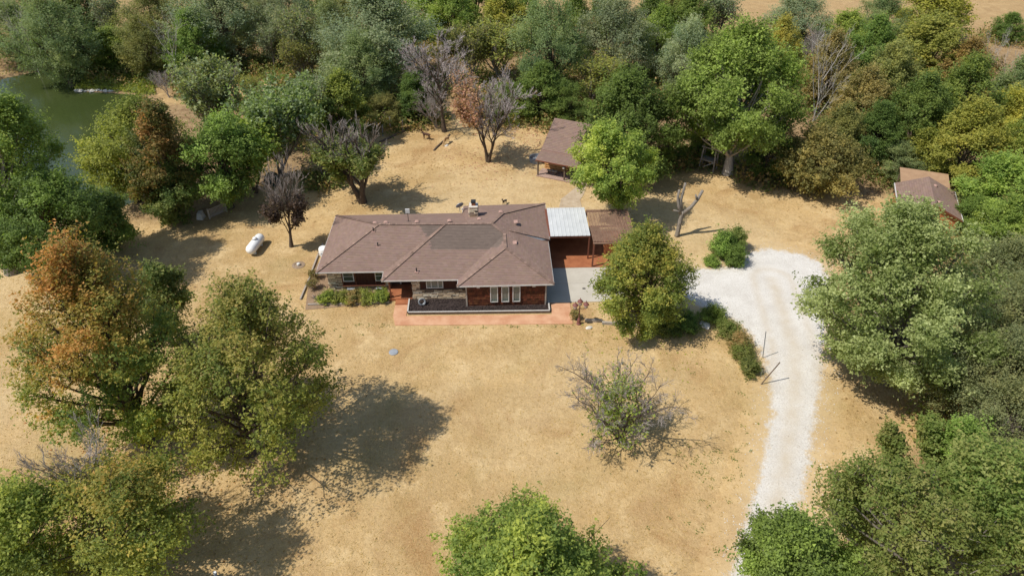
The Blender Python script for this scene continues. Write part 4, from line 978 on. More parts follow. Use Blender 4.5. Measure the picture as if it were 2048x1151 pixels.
own_tree('leafy_tree', 'dark green spreading tree on the left, trunk showing over the shaded lawn', (86, 572), 352, 240, cx=92, seed=108, nl=34, nc=28, nlf=20, leaf=.30, cs=.6, cb=.22, shape='round', lobe=.28, hue=lambda t, r, P: blend(DEEP, MID, .35 + .4 * r))
own_tree('leafy_tree', 'dark green bushy tree between the pond shore and the shaded lawn', (222, 500), 392, 115, cx=215, seed=109, nl=18, nc=24, nlf=20, leaf=.3, cs=.55, cb=.1, hue=lambda t, r, P: blend(DEEP, MID, .3 + .4 * r))
own_tree('leafy_tree', 'rounded light green tree on the pond bank left of the bronze tree', (275, 400), 200, 195, cx=266, seed=110, nl=32, nc=28, nlf=18, leaf=.34, cs=.62, cb=.1, hue=lambda t, r, P: blend(MID, YG, .45 + .3 * r), lobe=.3)
own_tree('leafy_tree', 'round bronze olive tree between two green trees by the pond', (338, 440), 206, 128, cx=320, seed=111, nl=26, nc=28, nlf=20, leaf=.32, cs=.55, cb=.12, shape='egg', hue=lambda t, r, P: blend(DEEP, blend(OLIVE, ORANGE, .35 + .2 * r), .55 + .45 * r + .3 * (t - .5)))
own_tree('leafy_tree', 'deep green leaning tree above the picket rail', (462, 415), 232, 175, cx=448, seed=112, nl=28, nc=28, nlf=18, leaf=.33, cs=.6, cb=.12, hue=lambda t, r, P: blend(DEEP, BRIGHT, .45 + .35 * r))
own_tree('leafy_tree', 'low dark tree with drooping leaves left of the picket rail', (352, 445), 330, 120, cx=345, seed=113, nl=16, nc=24, nlf=18, leaf=.3, cs=.5, cb=.04, hue=lambda t, r, P: blend(DEEP, OLIVE, .35 + .4 * r))
own_tree('sparse_tree', 'sparse pale olive tree between the pond and the open field patch', (432, 300), 112, 150, cx=430, bark='grey_bark', kind='b', seed=114, counts=(9, 8, 7, 3), trunk=.2, up=.8, spread=.75, multi=3, leaf_n=9000, leaf=.30, leaf_sig=.3, hue=lambda t, r, P: blend(OLIVE, GREY, .4 + .5 * r))
own_tree('leafy_tree', 'light green airy tree left of the round dark green tree', (560, 350), 178, 190, cx=560, bark='grey_bark', kind='b', seed=115, counts=(10, 8, 7, 4), trunk=.15, up=.7, spread=.8, multi=3, leaf_n=15000, leaf=.32, leaf_sig=.35, hue=lambda t, r, P: blend(MID, SILVER, .35 + .5 * r))
own_tree('leafy_tree', 'yellowish green airy tree behind the plum tree', (512, 385), 240, 150, cx=500, bark='bark', kind='b', seed=215, counts=(9, 8, 7, 4), trunk=.15, up=.7, spread=.8, multi=2, leaf_n=11000, leaf=.32, leaf_sig=.35, hue=lambda t, r, P: blend(MID, YG, .4 + .5 * r))
own_tree('leafy_tree', 'round glossy dark green tree standing in the open yard', (684, 288), 147, 118, cx=682, seed=116, nl=24, nc=28, nlf=20, leaf=.36, cs=.5, cb=.1, shape='egg', lobe=.3, hue=lambda t, r, P: blend(DEEP, YG, .28 + .35 * r + .4 * (t - .5)))  # highlights painted in: leaf colour lightens towards the crown top
own_tree('oak_tree', 'old stout oak with a bare grey top and green lower branches', (726, 404), 222, 185, cx=700, bark='bark', kind='b', seed=117, counts=(8, 6, 6, 4), trunk=.22, up=.6, tr=.5, spread=.85, multi=2, leaf_n=15000, leaf=.26, leaf_z=lambda e: np.clip(.66 - e[:, 2], 0, .3) * (1 + .6 * e[:, 0]), hue=lambda t, r, P: blend(DEEP, OLIVE, .5 + .4 * r))
own_tree('plum_tree', 'small purple leaved tree with bare grey top near the propane tank', (583, 493), 362, 92, cx=577, bark='bark', kind='b', seed=118, counts=(12, 7, 6, 4), trunk=.2, up=.9, spread=.7, leaf_n=4800, leaf=.20, leaf_sig=.22, leaf_z=lambda e: np.clip(.78 - e[:, 2], 0, .3), hue=lambda t, r, P: blend(PLUM, PLUM * 1.7, .3 + .4 * r))
own_tree('bare_tree', 'leafless grey pink tree beside the grazing deer', (889, 263), 92, 122, cx=873, bark='bark', kind='b', seed=119, counts=(12, 8, 8, 6), trunk=.28, up=.35, spread=.95, twig='twig_red', twr=.017)
own_tree('bare_tree', 'half bare tree with rusty leaves on its left side near the cabin', (976, 323), 138, 160, cx=984, bark='bark', kind='b', seed=120, counts=(10, 7, 7, 6), trunk=.22, up=.6, spread=.85, multi=2, twig='twig_red', twr=.017, leaf_n=4000, leaf=.22, leaf_z=lambda e: np.clip(-.1 - e[:, 0], 0, 1) * np.clip(1.0 - e[:, 2], 0, 1), hue=lambda t, r, P: blend(RUST, BROWN, .3 + .4 * r))
own_tree('leafy_tree', 'broad dark green tree behind the cabin roof', (1262, 352), 146, 205, cx=1257, seed=121, nl=40, nc=30, nlf=20, leaf=.34, cs=.62, cb=.06, shape='egg', lobe=.27, upl=.8, hue=lambda t, r, P: blend(DEEP * .9, MID, .38 + .35 * r))
own_tree('leafy_tree', 'bright light green tree behind the lattice pergola', (1238, 447), 250, 155, cx=1226, seed=122, nl=38, nc=28, nlf=18, leaf=.30, cs=.52, cb=.22, shape='round', lobe=.27, hue=lambda t, r, P: blend(BRIGHT, YG * 1.15, .42 + .45 * r), bark='bark', sticks=80)
own_tree('leafy_tree', 'yellow green tree standing in front of the carport', (1282, 652), 462, 200, cx=1290, seed=123, nl=46, nc=28, nlf=18, leaf=.26, cs=.48, cb=.05, shape='egg', lobe=.25, upl=.8, hue=lambda t, r, P: blend(blend(MID, YG, .55 + .45 * r), ORANGE, .12 * r + (t - .6) * .35), sticks=120)
own_tree('cottonwood_tree', 'very large green cottonwood beside the wooden stand', (1455, 348), 55, 270, cx=1478, seed=124, nl=60, nc=32, nlf=18, leaf=.40, cs=.75, cb=.25, shape='egg', lobe=.23, hue=lambda t, r, P: blend(MID, BRIGHT * 1.1, .45 + .4 * r), bark='pale_bark', trunk_r=.5, upl=.5)
own_tree('leafy_tree', 'low bronze green tree on the lawn left of the shed', (1642, 382), 262, 185, cx=1645, seed=125, nl=30, nc=26, nlf=18, leaf=.34, cs=.55, cb=.04, shape='round', hue=lambda t, r, P: blend(OLIVE, blend(YG, BROWN, .5), .45 + .5 * r), sticks=60)
own_tree('silver_maple', 'big silvery green maple spreading beside the gravel drive', (1765, 760), 418, 352, cx=1803, seed=126, nl=70, nc=32, nlf=20, leaf=.29, cs=.58, cb=.08, shape='round', lobe=.22, hue=lambda t, r, P: blend(MID * 1.05, blend(SILVER * 1.05, YG, .42), .55 + .5 * r), bark='grey_bark', var=.2, sticks=60)
own_tree('bare_bush_tree', 'wide thorny bush tree with bare branches in the front lawn', (1240, 882), 750, 262, cx=1232, bark='bark', kind='b', cat='bush', seed=127, counts=(6, 7, 8, 4), trunk=.08, up=.25, spread=1.1, multi=5, leaf_n=2400, leaf=.18, leaf_sig=.2, leaf_z=lambda e: np.exp(-(((e[:, 0] + .1) / .28) ** 2) - ((e[:, 1] / .4) ** 2)) * np.clip(.9 - e[:, 2], 0, 1), hue=lambda t, r, P: blend(MID, YG, .5 + .4 * r), tr=.16)
own_tree('leafy_tree', 'green tree whose top rises from the middle of the lower edge', (1085, 1335), 1076, 470, cx=1068, seed=128, nl=52, nc=30, nlf=20, leaf=.25, cs=.42, cb=.15, shape='egg', lobe=.22, upl=1.2, rough=.2, hue=lambda t, r, P: blend(MID, YG, .42 + .4 * r), sticks=60)
own_tree('leafy_tree', 'glossy green tree overhanging the drive at the lower right', (1605, 1240), 1052, 235, cx=1600, seed=129, nl=40, nc=28, nlf=20, leaf=.25, cs=.46, cb=.15, shape='egg', lobe=.26, hue=lambda t, r, P: blend(DEEP, BRIGHT, .5 + .35 * r))
own_tree('oak_tree', 'large oak with grey limbs in the lower right corner', (1835, 1180), 948, 318, cx=1812, seed=130, nl=44, nc=16, nlf=18, leaf=.26, cs=.5, cb=.2, shape='round', lobe=.21, rough=.28, hue=lambda t, r, P: blend(MID, OLIVE, .35 + .5 * r), bark='grey_bark', sticks=160)
own_tree('leafy_tree', 'olive green tree at the right edge below the cedars', (1985, 1130), 905, 230, cx=1985, seed=131, nl=32, nc=26, nlf=18, leaf=.28, cs=.55, cb=.12, hue=lambda t, r, P: blend(MID, OLIVE, .45 + .5 * r), bark='grey_bark')
own_tree('leafy_tree', 'short green tree between the oak and the right edge cedars', (1935, 975), 850, 110, cx=1930, seed=132, nl=16, nc=24, nlf=18, leaf=.26, cs=.5, cb=.1, hue=lambda t, r, P: blend(MID, BRIGHT, .3 + .4 * r))
for b_, ty, w_, cx_, lb in (((1808, 990), 852, 55, 1788, 'upright leafy sapling standing left of centre above the corner oak'), ((1880, 965), 828, 54, 1866, 'upright leafy sapling above the corner oak near the cedars'), ((1700, 1075), 962, 80, 1698, 'small leafy tree left of the corner oak')):
    own_tree('limb', lb, b_, ty, w_, cx=cx_, seed=int(w_) + 60, nl=12, nc=18, nlf=16, leaf=.26, cs=.34, cb=.15, rough=.25, lobe=.38, hue=lambda t, r, P: blend(MID, OLIVE, .35 + .5 * r), bark='grey_bark')  # upright arms of the oak, added as small trees of their own
# lopped dead tree with stub limbs
p = at(1354, 472); dt = thing('dead_tree', 'lopped dead tree with three stub limbs in the yard', 'dead tree', p)
mb = MB(); mb.tube([(0, 0, -.2), (0, 0, .3), (.05, 0, 1.4), (.12, 0, 2.6), (.18, 0, 3.0)], [.31, .23, .21, .24, .21], 10)
mb.build('trunk', M['grey_bark'], dt, smooth=True)
for pts, rr_ in (([(.1, 0, 2.6), (-.35, 0, 3.6), (-.55, .1, 4.6), (-.5, .1, 5.3)], [.28, .2, .17, .14]), ([(.05, 0, 2.7), (-.2, .1, 4.2), (-.05, .2, 5.3), (.0, .2, 6.0)], [.24, .19, .16, .14]),
                 ([(.15, 0, 2.6), (.9, -.1, 3.5), (1.4, -.1, 4.4), (1.75, 0, 5.3)], [.28, .24, .21, .17]), ([(1.35, -.1, 4.3), (1.15, -.3, 4.7), (1.05, -.3, 5.0)], [.16, .12, .1]), ([(.1, 0, 2.8), (-.5, -.2, 3.1), (-.85, -.2, 3.2)], [.15, .1, .08])):
    MB().tube(pts, np.array(rr_) * .8, 8).build('stub_limb', M['grey_bark'], dt, smooth=True)

# --- the wood: a few crown shapes, each copied as trees of their own
ARCH = {}
def arch_leafy(k, n, **kw):
    for j in range(n):
        lf, tr = gen_leafy(seed=500 + len(ARCH) * 17 + j, H=10., Rr=4., **kw)
        ARCH.setdefault(k, []).append((fast_mesh('crown_' + k, lf[0], lf[1], FOL, tint=lf[2]), fast_mesh('trunk_' + k, tr[0], tr[1], M['bark'], smooth=True)))
arch_leafy('broad', 4, nl=34, nc=26, nlf=16, leaf=.30, cs=.5, cb=.08, shape='egg', lobe=.28)
arch_leafy('lump', 2, nl=24, nc=30, nlf=16, leaf=.34, cs=.55, cb=.05, shape='round', lobe=.34)
arch_leafy('feather', 4, nl=30, nc=30, nlf=20, leaf=.21, cs=.55, cb=.06, shape='round', lobe=.29, upl=.6, var=.12, sticks=60, flat=.9)
arch_leafy('low', 2, nl=22, nc=22, nlf=20, leaf=.22, cs=.5, cb=.0, shape='round', lobe=.34, sticks=120)
arch_leafy('cedar', 1, nl=40, nc=26, nlf=20, leaf=.24, cs=.45, cb=.0, shape='egg', lobe=.3, upl=1.2, var=.2)
for j in range(2):
    W, T, LF = gen_branchy(seed=800 + j, H=10., Rr=3.6, counts=(9, 7, 6, 3), trunk=.15, up=.8, spread=.75, multi=3, leaf_n=6500, leaf=.22, leaf_sig=.3)
    V = np.concatenate([W[0], T[0]]); F = np.concatenate([W[1], T[1] + len(W[0])])
    ARCH.setdefault('brush', []).append((fast_mesh('crown_brush', LF[0], LF[1], FOL, tint=LF[2]), fast_mesh('trunk_brush', V, F, M['grey_bark'])))
    W, T, LF = gen_branchy(seed=820 + j, H=10., Rr=3.4, counts=(7, 5, 5, 4), trunk=.25, up=.45, spread=.95, multi=1, tr=.14)
    V = np.concatenate([W[0], T[0]]); F = np.concatenate([W[1], T[1] + len(W[0])])
    ARCH.setdefault('snag', []).append((None, fast_mesh('trunk_snag', V, F, M['pale_bark'])))
    W, T, LF = gen_branchy(seed=840 + j, H=10., Rr=3.6, counts=(10, 7, 6, 4), trunk=.2, up=.8, spread=.75, multi=2, tr=.16)
    V = np.concatenate([W[0], T[0]]); F = np.concatenate([W[1], T[1] + len(W[0])])
    ARCH.setdefault('bare', []).append((None, fast_mesh('trunk_bare', V, F, M['twig'])))
rw = random.Random(77); WOOD = []
NAMES = dict(broad='leafy_tree', lump='leafy_tree', feather='willow_tree', low='shrub', cedar='cedar_tree', brush='sparse_tree', snag='dead_tree', bare='bare_tree')
def wood(cx, cy, w, h, a, col, label, group=None, cat=None, zf=.56, bark=None):
    p = at(cx, cy, h * zf); z0 = gz(p[0], p[1]); sc = proj((p[0], p[1], h * zf))[2]; Rr = w * 1.2 / 2 / sc
    t = thing(NAMES[a], label, cat or ('shrub' if a == 'low' else 'tree'), (p[0], p[1], z0), rw.uniform(0, 6.28), group)
    t.scale = (Rr / 4, Rr / 4 * rw.uniform(.85, 1.15), h / 10 * rw.uniform(.95, 1.15))
    crown, trunk = rw.choice(ARCH[a])
    o = link('trunk', trunk, t)
    if bark: o.material_slots[0].link = 'OBJECT'; o.material_slots[0].material = M[bark]
    if crown is not None:
        o = link('crown', crown, t); o.material_slots[0].link = 'OBJECT'; o.material_slots[0].material = FM[col]
    if a not in ('snag', 'bare'): WOOD.append((p[0], p[1], Rr, col))
    return t
BW = 'trees of the wood behind the yard'
for r in [
 (30, 62, 120, 9, 'feather', 'midgrey', 'grey green willow at the upper left edge beyond the pond'),
 (112, 82, 125, 11, 'feather', 'midgrey', 'tall grey green willow overhanging the dark pond inlet'),
 (55, 18, 110, 9, 'feather', 'greyolive', 'olive grey willow in the upper left corner'),
 (150, 20, 90, 10, 'broad', 'deep', 'dark tree behind the willow at the pond inlet'),
 (142, 96, 60, 7, 'lump', 'deep', 'small dark leafy tree dipping into the pond inlet'),
 (208, 42, 70, 9, 'brush', 'grey', 'thin grey twiggy tree right of the pond inlet'),
 (305, 40, 140, 11, 'feather', 'olive', 'large olive feathery tree above the grassy pond point'),
 (226, 98, 95, 6, 'lump', 'midyellow', 'low yellow green tree on the grassy pond point'),
 (288, 96, 90, 8, 'feather', 'olive', 'olive tree with a leaning trunk right of the pond point'),
 (385, 82, 90, 10, 'broad', 'mid', 'green tree behind the white forked snag'),
 (440, 48, 130, 12, 'feather', 'grey', 'tall grey green willow left of the dark gap in the wood'),
 (395, 12, 120, 10, 'feather', 'midgrey', 'grey green treetop on the upper edge above the pond'),
 (560, 45, 110, 12, 'feather', 'grey', 'grey green willow right of the dark gap in the wood'),
 (540, 92, 70, 7, 'brush', 'grey', 'thin grey brush above the open patch of field'),
 (618, 78, 100, 11, 'brush', 'greyolive', 'tall twiggy olive tree behind the airy light tree'),
 (668, 72, 95, 12, 'feather', 'greyolive', 'slender olive grey willow left of the wide willow'),
 (600, 118, 80, 7, 'brush', 'olive', 'bare stemmed brush behind the round glossy tree'),
 (640, 12, 100, 10, 'broad', 'mid', 'green treetop on the upper edge left of the wide willow'),
 (510, 8, 90, 9, 'broad', 'deepmid', 'dark green treetop on the upper edge over the dark gap'),
 (478, 105, 70, 5, 'low', 'olive', 'olive shrub at the foot of the grey green willow'),
 (760, 78, 200, 13, 'feather', 'grey', 'widest grey green willow in the middle of the wood'),
 (725, 150, 130, 9, 'feather', 'midgrey', 'drooping green willow skirt under the widest willow'),
 (705, 20, 90, 10, 'broad', 'olive', 'olive treetop on the upper edge behind the widest willow'),
 (790, 12, 80, 9, 'broad', 'mid', 'mid green treetop on the upper edge behind the widest willow'),
 (855, 20, 90, 9, 'lump', 'bright', 'bright green tree on the upper edge right of the widest willow'),
 (905, 42, 100, 9, 'broad', 'bright', 'bright green tree over the yellow shrubs in the middle'),
 (950, 14, 80, 9, 'broad', 'mid', 'rounded green treetop touching the upper edge in the middle'),
 (1000, 40, 90, 8, 'lump', 'yellowgreen', 'yellow green tree over the brown brush in the middle'),
 (1045, 22, 70, 9, 'broad', 'mid', 'green tree left of the pale field track'),
 (905, 78, 75, 4, 'low', 'yellow', 'yellow leaved shrub between the willow and the brown brush'),
 (1000, 100, 130, 9, 'brush', 'oliveyellow', 'wide olive brown brush tree behind the rusty tree'),
 (940, 110, 90, 8, 'brush', 'olive', 'olive brush tree behind the leafless grey pink tree'),
 (1098, 92, 130, 13, 'feather', 'midgrey', 'tall grey green willow left of the cabin'),
 (1085, 178, 100, 7, 'broad', 'deepmid', 'dark low tree in the shade left of the cabin'),
 (1150, 62, 80, 10, 'broad', 'mid', 'mid green tree between the two tall willows'),
 (1230, 88, 140, 11, 'feather', 'grey', 'broad grey green willow above the cabin'),
 (1182, 165, 115, 6, 'brush', 'oliveyellow', 'pale olive brush right behind the cabin ridge'),
 (1140, 205, 80, 5, 'low', 'deepmid', 'dark shrub against the back of the cabin'),
 (1318, 84, 75, 9, 'broad', 'bright', 'bright green tree left of the cottonwood'),
 (1372, 125, 90, 10, 'feather', 'silver', 'pale silvery willow touching the cottonwood on its left'),
 (1215, 22, 80, 9, 'broad', 'deep', 'dark tree with bare limbs on the upper edge above the cabin'),
 (1300, 38, 85, 9, 'broad', 'deepmid', 'dark olive tree left of the upper field track'),
 (1378, 52, 90, 9, 'broad', 'mid', 'green tree above the silvery willow'),
 (1345, 8, 70, 8, 'lump', 'olive', 'olive treetop on the upper edge above the green tree'),
 (1442, 34, 95, 9, 'brush', 'grey', 'greyish sparse tree above the cottonwood'),
 (1600, 46, 130, 9, 'feather', 'grey', 'grey green tree standing against the upper field'),
 (1560, 92, 75, 10, 'broad', 'yellow', 'yellow orange tree at the right shoulder of the cottonwood'),
 (1622, 98, 70, 7, 'bare', 'grey', 'grey leafless tree right of the yellow orange tree'),
 (1690, 74, 100, 8, 'broad', 'midyellow', 'yellowish green tree below the field track'),
 (1762, 48, 90, 9, 'feather', 'midgrey', 'grey green tree left of the bright yellow green tree'),
 (1868, 22, 120, 10, 'lump', 'yellowgreen', 'bright yellow green tree at the edge of the upper right field'),
 (1742, 112, 100, 9, 'broad', 'mid', 'mid green tree below the grey green field edge tree'),
 (1852, 112, 175, 10, 'broad', 'oliveyellow', 'large olive tree in front of the upper right field'),
 (1930, 142, 110, 9, 'broad', 'orangeolive', 'olive brown tree at the corner of the upper right field'),
 (1658, 138, 95, 10, 'broad', 'brown', 'brownish orange tree above the white snag'),
 (1722, 206, 95, 8, 'broad', 'brown', 'rusty brown tree right of the white snag'),
 (1775, 168, 120, 10, 'broad', 'olive', 'olive green tree above the rusty brown tree'),
 (1832, 238, 125, 9, 'broad', 'deepmid', 'dark green tree above the small shed'),
 (1925, 205, 115, 10, 'broad', 'mid', 'green tree left of the yellow leaved tree at the right edge'),
 (2032, 195, 100, 9, 'broad', 'midgrey', 'grey green tree cut by the right edge under the field'),
 (2012, 235, 85, 7, 'lump', 'yellow', 'yellow leaved tree close to the right edge'),
 (1930, 285, 140, 9, 'broad', 'yellowgreen', 'light yellow green tree right of the small shed'),
 (1846, 288, 70, 5, 'lump', 'yellowgreen', 'small yellow green tree behind the shed'),
 (1796, 318, 95, 4, 'low', 'midgrey', 'grey green shrub behind the shed roof'),
 (1752, 268, 90, 7, 'broad', 'deep', 'dark green tree right of the bronze green tree'),
 (1680, 268, 80, 7, 'broad', 'olive', 'olive tree behind the bronze green tree'),
 (2000, 375, 140, 8, 'lump', 'bright', 'bright green tree at the right edge beside the shed'),
 (2045, 300, 80, 8, 'lump', 'midyellow', 'green tree cut by the right edge over the bright tree'),
 (2010, 455, 110, 7, 'broad', 'bright', 'bright green tree just above the right edge cedars'),
 (1945, 430, 70, 5, 'lump', 'mid', 'green bush tree between the shed and the silver maple'),
 (1010, 195, 80, 5, 'low', 'mid', 'green shrub behind the rusty tree'),
 (830, 190, 80, 6, 'broad', 'deep', 'dark tree behind the leafless grey pink tree'),
 (770, 215, 80, 4, 'low', 'olive', 'olive shrub at the wood edge by the fence posts'),
 (1408, 268, 70, 6, 'broad', 'deepmid', 'dark bushy tree behind the wooden stand'),
 (1545, 280, 90, 8, 'broad', 'deep', 'dark tree at the right foot of the cottonwood'),
 (1338, 285, 65, 5, 'low', 'mid', 'green shrub between the dark tree and the wooden stand'),
 (395, 150, 60, 4, 'low', 'olive', 'olive shrub behind the sparse pale olive tree'),
 (330, 165, 60, 4, 'bare', 'grey', 'grey bare brush at the root of the pond point'),
 (500, 180, 60, 4, 'brush', 'oliveyellow', 'thin brush left of the open patch of field'),
 (640, 215, 90, 8, 'brush', 'grey', 'sparse grey tree left of the round glossy tree'),
 (640, 320, 60, 5, 'brush', 'olive', 'sparse brush left of the stout oak'),
]: wood(*r[:7], group=BW)
for r in [(345, 108, 70, 9, 'snag', None, 'white forked snag between the pond and the wood'), (50, 78, 60, 9, 'snag', None, 'pale leaning bare stems at the upper left pond edge'), (1635, 205, 100, 13, 'snag', None, 'tall white dead tree right of the cottonwood'),
          (1962, 150, 50, 9, 'snag', None, 'single pale snag before the upper right field'), (2010, 160, 75, 8, 'snag', None, 'pale dead tree at the right edge below the field'), (870, 215, 90, 5, 'bare', None, 'low grey brush at the foot of the wood left of the deer'),
          (1740, 905, 80, 3, 'snag', None, 'fallen pale branch lying on the grass above the brown log')]:
    t_ = wood(*r, group='bare snags')
    if r[6].startswith('fallen'): t_.rotation_euler = (R(80), 0, R(25)); t_.location.z = .15
for r in [(2005, 560, 165, 9, 'feather', 'cedar', 'dull green cedar at the right edge behind the silver maple'), (2045, 665, 165, 9, 'feather', 'cedar', 'dull olive cedar cut by the right edge beside the silver maple'), (1990, 770, 165, 8, 'feather', 'cedar', 'dull olive cedar right of the silver maple shadow'),
          (2035, 860, 165, 8, 'feather', 'cedar', 'dull green cedar cut by the right edge above the corner oak'), (1960, 870, 90, 5, 'bare', None, 'grey dead brush between the right edge cedars'), (2060, 970, 165, 8, 'feather', 'cedar', 'lowest cedar at the right edge')]:
    wood(*r, group='cedars on the right edge')
wood(2016, 60, 62, 4.5, 'cedar', 'deepmid', 'lone round cedar in the upper right field', zf=.4)
# hedges and shrubs near the house
def shrub(label, base, w, h, col, seed, name='shrub', group=None, leaf=.15, **kw):
    p = at(*base); sc = proj(p)[2]; Rr = w / 2 / sc
    t = thing(name, label, 'shrub', p, 0, group)
    a = dict(nl=14, nc=18, nlf=14, leaf=leaf, cs=.24, cb=.0, shape='round', lobe=.42, var=.2); a.update(kw)
    lf, tr = gen_leafy(seed=seed, H=h, Rr=Rr, hue=col, trunk_r=.05, **a)
    link('stems', fast_mesh('stems', tr[0], tr[1], M['bark']), t); link('foliage', fast_mesh('foliage', lf[0], lf[1], FOL, tint=lf[2]), t); return t
HG = 'hedge shrubs along the gravel bend'
hb = lambda a, b, k=.45: (lambda t, r, P: blend(a, b, k + .45 * r))
shrub('topmost bright green shrub of the hedge along the gravel bend', (1424, 640), 52, 1.3, hb(MID, BRIGHT), 301, group=HG)
shrub('second shrub of the gravel bend hedge, above the reddish one', (1452, 668), 50, 1.3, hb(MID, OLIVE), 302, group=HG)
shrub('reddish olive shrub in the middle of the gravel bend hedge', (1474, 694), 54, 1.3, hb(OLIVE, BROWN, .3), 303, group=HG)
shrub('olive shrub just above the lowest one of the gravel bend hedge', (1484, 716), 46, 1.2, hb(OLIVE, MID), 304, group=HG)
shrub('lowest dark olive shrub of the gravel bend hedge', (1496, 744), 42, 1.2, hb(DEEP, OLIVE, .5), 305, group=HG)
shrub('dark shrub under the right side of the front yellow green tree', (1372, 655), 70, 1.2, hb(DEEP, MID, .4), 306)
shrub('low leafy shrub under the front yellow green tree', (1330, 665), 60, .9, hb(DEEP, OLIVE, .4), 316)
shrub('larger rounded bright green bush by the turning circle', (1443, 512), 48, 2.6, hb(DEEP * 1.2, BRIGHT, .45), 307, nl=20, cs=.32, leaf=.2)
shrub('reddish green bush behind the bright bush by the turning circle', (1468, 500), 42, 2.3, hb(MID, OLIVE, .5), 308, nl=18, cs=.3, leaf=.2)
shrub('front right green bush of the clump by the turning circle', (1467, 528), 40, 1.9, hb(DEEP * 1.1, MID, .5), 309, nl=18, cs=.28, leaf=.18)
shrub('tiny green bush left of the clump by the turning circle', (1421, 530), 20, .8, hb(MID, BRIGHT), 310)
FH = 'clipped hedge under the front left windows'
for i, (x, c, lb) in enumerate(((656, hb(MID, YG), 'bright green left end shrub of the hedge under the windows'), (682, hb(OLIVE, YG, .5), 'olive second shrub of the hedge under the windows'), (708, hb(OLIVE * 1.1, BROWN, .4), 'bronze middle shrub of the hedge under the windows'),
                                (733, hb(OLIVE, YG, .55), 'yellowish fourth shrub of the hedge under the windows'), (764, hb(MID, YG), 'green right end shrub of the hedge beside the porch post'))):
    shrub(lb, (x, 603 - i * .7), 42, .9, c, 320 + i, group=FH, leaf=.13, cs=.16, lobe=.45, nlf=15)
def dry_shrub(label, base, w, h, seed, name='dry_shrub'):
    p = at(*base); Rr = w / 2 / proj(p)[2]; t = thing(name, label, 'shrub', p)
    W, T, LF = gen_branchy(seed=seed, H=h, Rr=Rr, counts=(7, 6, 5), trunk=.05, up=.6, multi=5, leaf_n=900, leaf=.10, leaf_sig=.1, tr=.03, twr=.006, hue=lambda t, r, P: blend(OLIVE, BROWN, .4 + .4 * r))
    V = np.concatenate([W[0], T[0]]); F = np.concatenate([W[1], T[1] + len(W[0])])
    link('stems', fast_mesh('stems', V, F, M['twig']), t); link('foliage', fast_mesh('foliage', LF[0], LF[1], FOL, tint=LF[2]), t)
dry_shrub('dry brown shrub under the left eave corner', (629, 556), 28, .9, 340)
dry_shrub('dry olive brown shrub in the left bed, nearer than the eave shrub', (627, 579), 30, 1.0, 341)
dry_shrub('thin dry plant at the foot of the lamp post', (1150, 638), 22, .8, 342)
yc = thing('yucca', 'dark spiky yucca at the front corner of the left bed', 'plant', at(632, 599)); rg = np.random.default_rng(5)
for i in range(16):
    a = i * 2.4; l = rg.uniform(.45, .85); e_ = rg.uniform(.2, 1.1); d = np.array([math.cos(a) * math.cos(e_), math.sin(a) * math.cos(e_), math.sin(e_)])
    s_ = np.array([-math.sin(a), math.cos(a), 0]) * .035
    MB().add([d * .03 - s_, d * .03 + s_, d * l * .6 + s_ * .8 + (0, 0, .02), d * l * .6 - s_ * .8 + (0, 0, .02), d * l], [(0, 1, 2, 3), (3, 2, 4)]).build('leaf', M['grey_wood' if i < 3 else 'old_wood'], yc)

# --- ground cover
rg = np.random.default_rng(12); P_, S_, Tn = [], [], []
for x, y, r_, c in WOOD:
    n = int(170 + 45 * r_); a = rg.uniform(0, 6.28, n); q = r_ * 1.35 * np.sqrt(rg.random(n)); X_, Y_ = x + q * np.cos(a), y + q * np.sin(a)
    k = (sdf(POND, X_, Y_) > .6); X_, Y_ = X_[k], Y_[k]; n = len(X_); z = np.abs(rg.normal(0, .8, n)) + .08
    m_ = 6; P_.append(np.repeat(np.stack([X_, Y_, z + ground_z(X_, Y_)], 1), m_, 0) + rg.normal(size=(n * m_, 3)) * np.array([.35, .35, .25]))
    b_ = blend(np.tile(DEEP, (n, 1)), np.tile(OLIVE, (n, 1)), rg.random(n)); b_ = np.where(rg.random((n, 1)) < .3, BROWN, b_); Tn.append(np.repeat(b_, m_ * 3, 0))
P_ = np.concatenate(P_); V, F = leaves(rg, P_, rg.normal(size=P_.shape) * .6 + np.array([0, 0, .7]), .30)
o = link('undergrowth', fast_mesh('undergrowth', V, F, FOL, tint=np.concatenate(Tn) * rg.uniform(.7, 1.3, (len(V) // 3, 1)).repeat(3, 0))); tag(o, 'tangled low undergrowth on the floor of the wood', kind='stuff')
# island grass
n = 7000; lo, hi = ISL.min(0), ISL.max(0)
X_, Y_ = rg.uniform(lo[0], hi[0], n * 2), rg.uniform(lo[1], hi[1], n * 2); k = inside(ISL, X_, Y_); X_, Y_ = X_[k], Y_[k]; n = len(X_)
P_ = np.stack([X_, Y_, ground_z(X_, Y_) + rg.uniform(.05, .5, n)], 1); V, F = leaves(rg, P_, rg.normal(size=P_.shape) + np.array([0, -.5, .4]), .38, .35)
o = link('reed_grass', fast_mesh('reed_grass', V, F, FOL, tint=np.repeat(blend(np.tile(MID, (n, 1)), np.tile(YG * 1.3, (n, 1)), rg.random(n)), 3, 0))); tag(o, 'tall green grass on the pond point', kind='stuff')
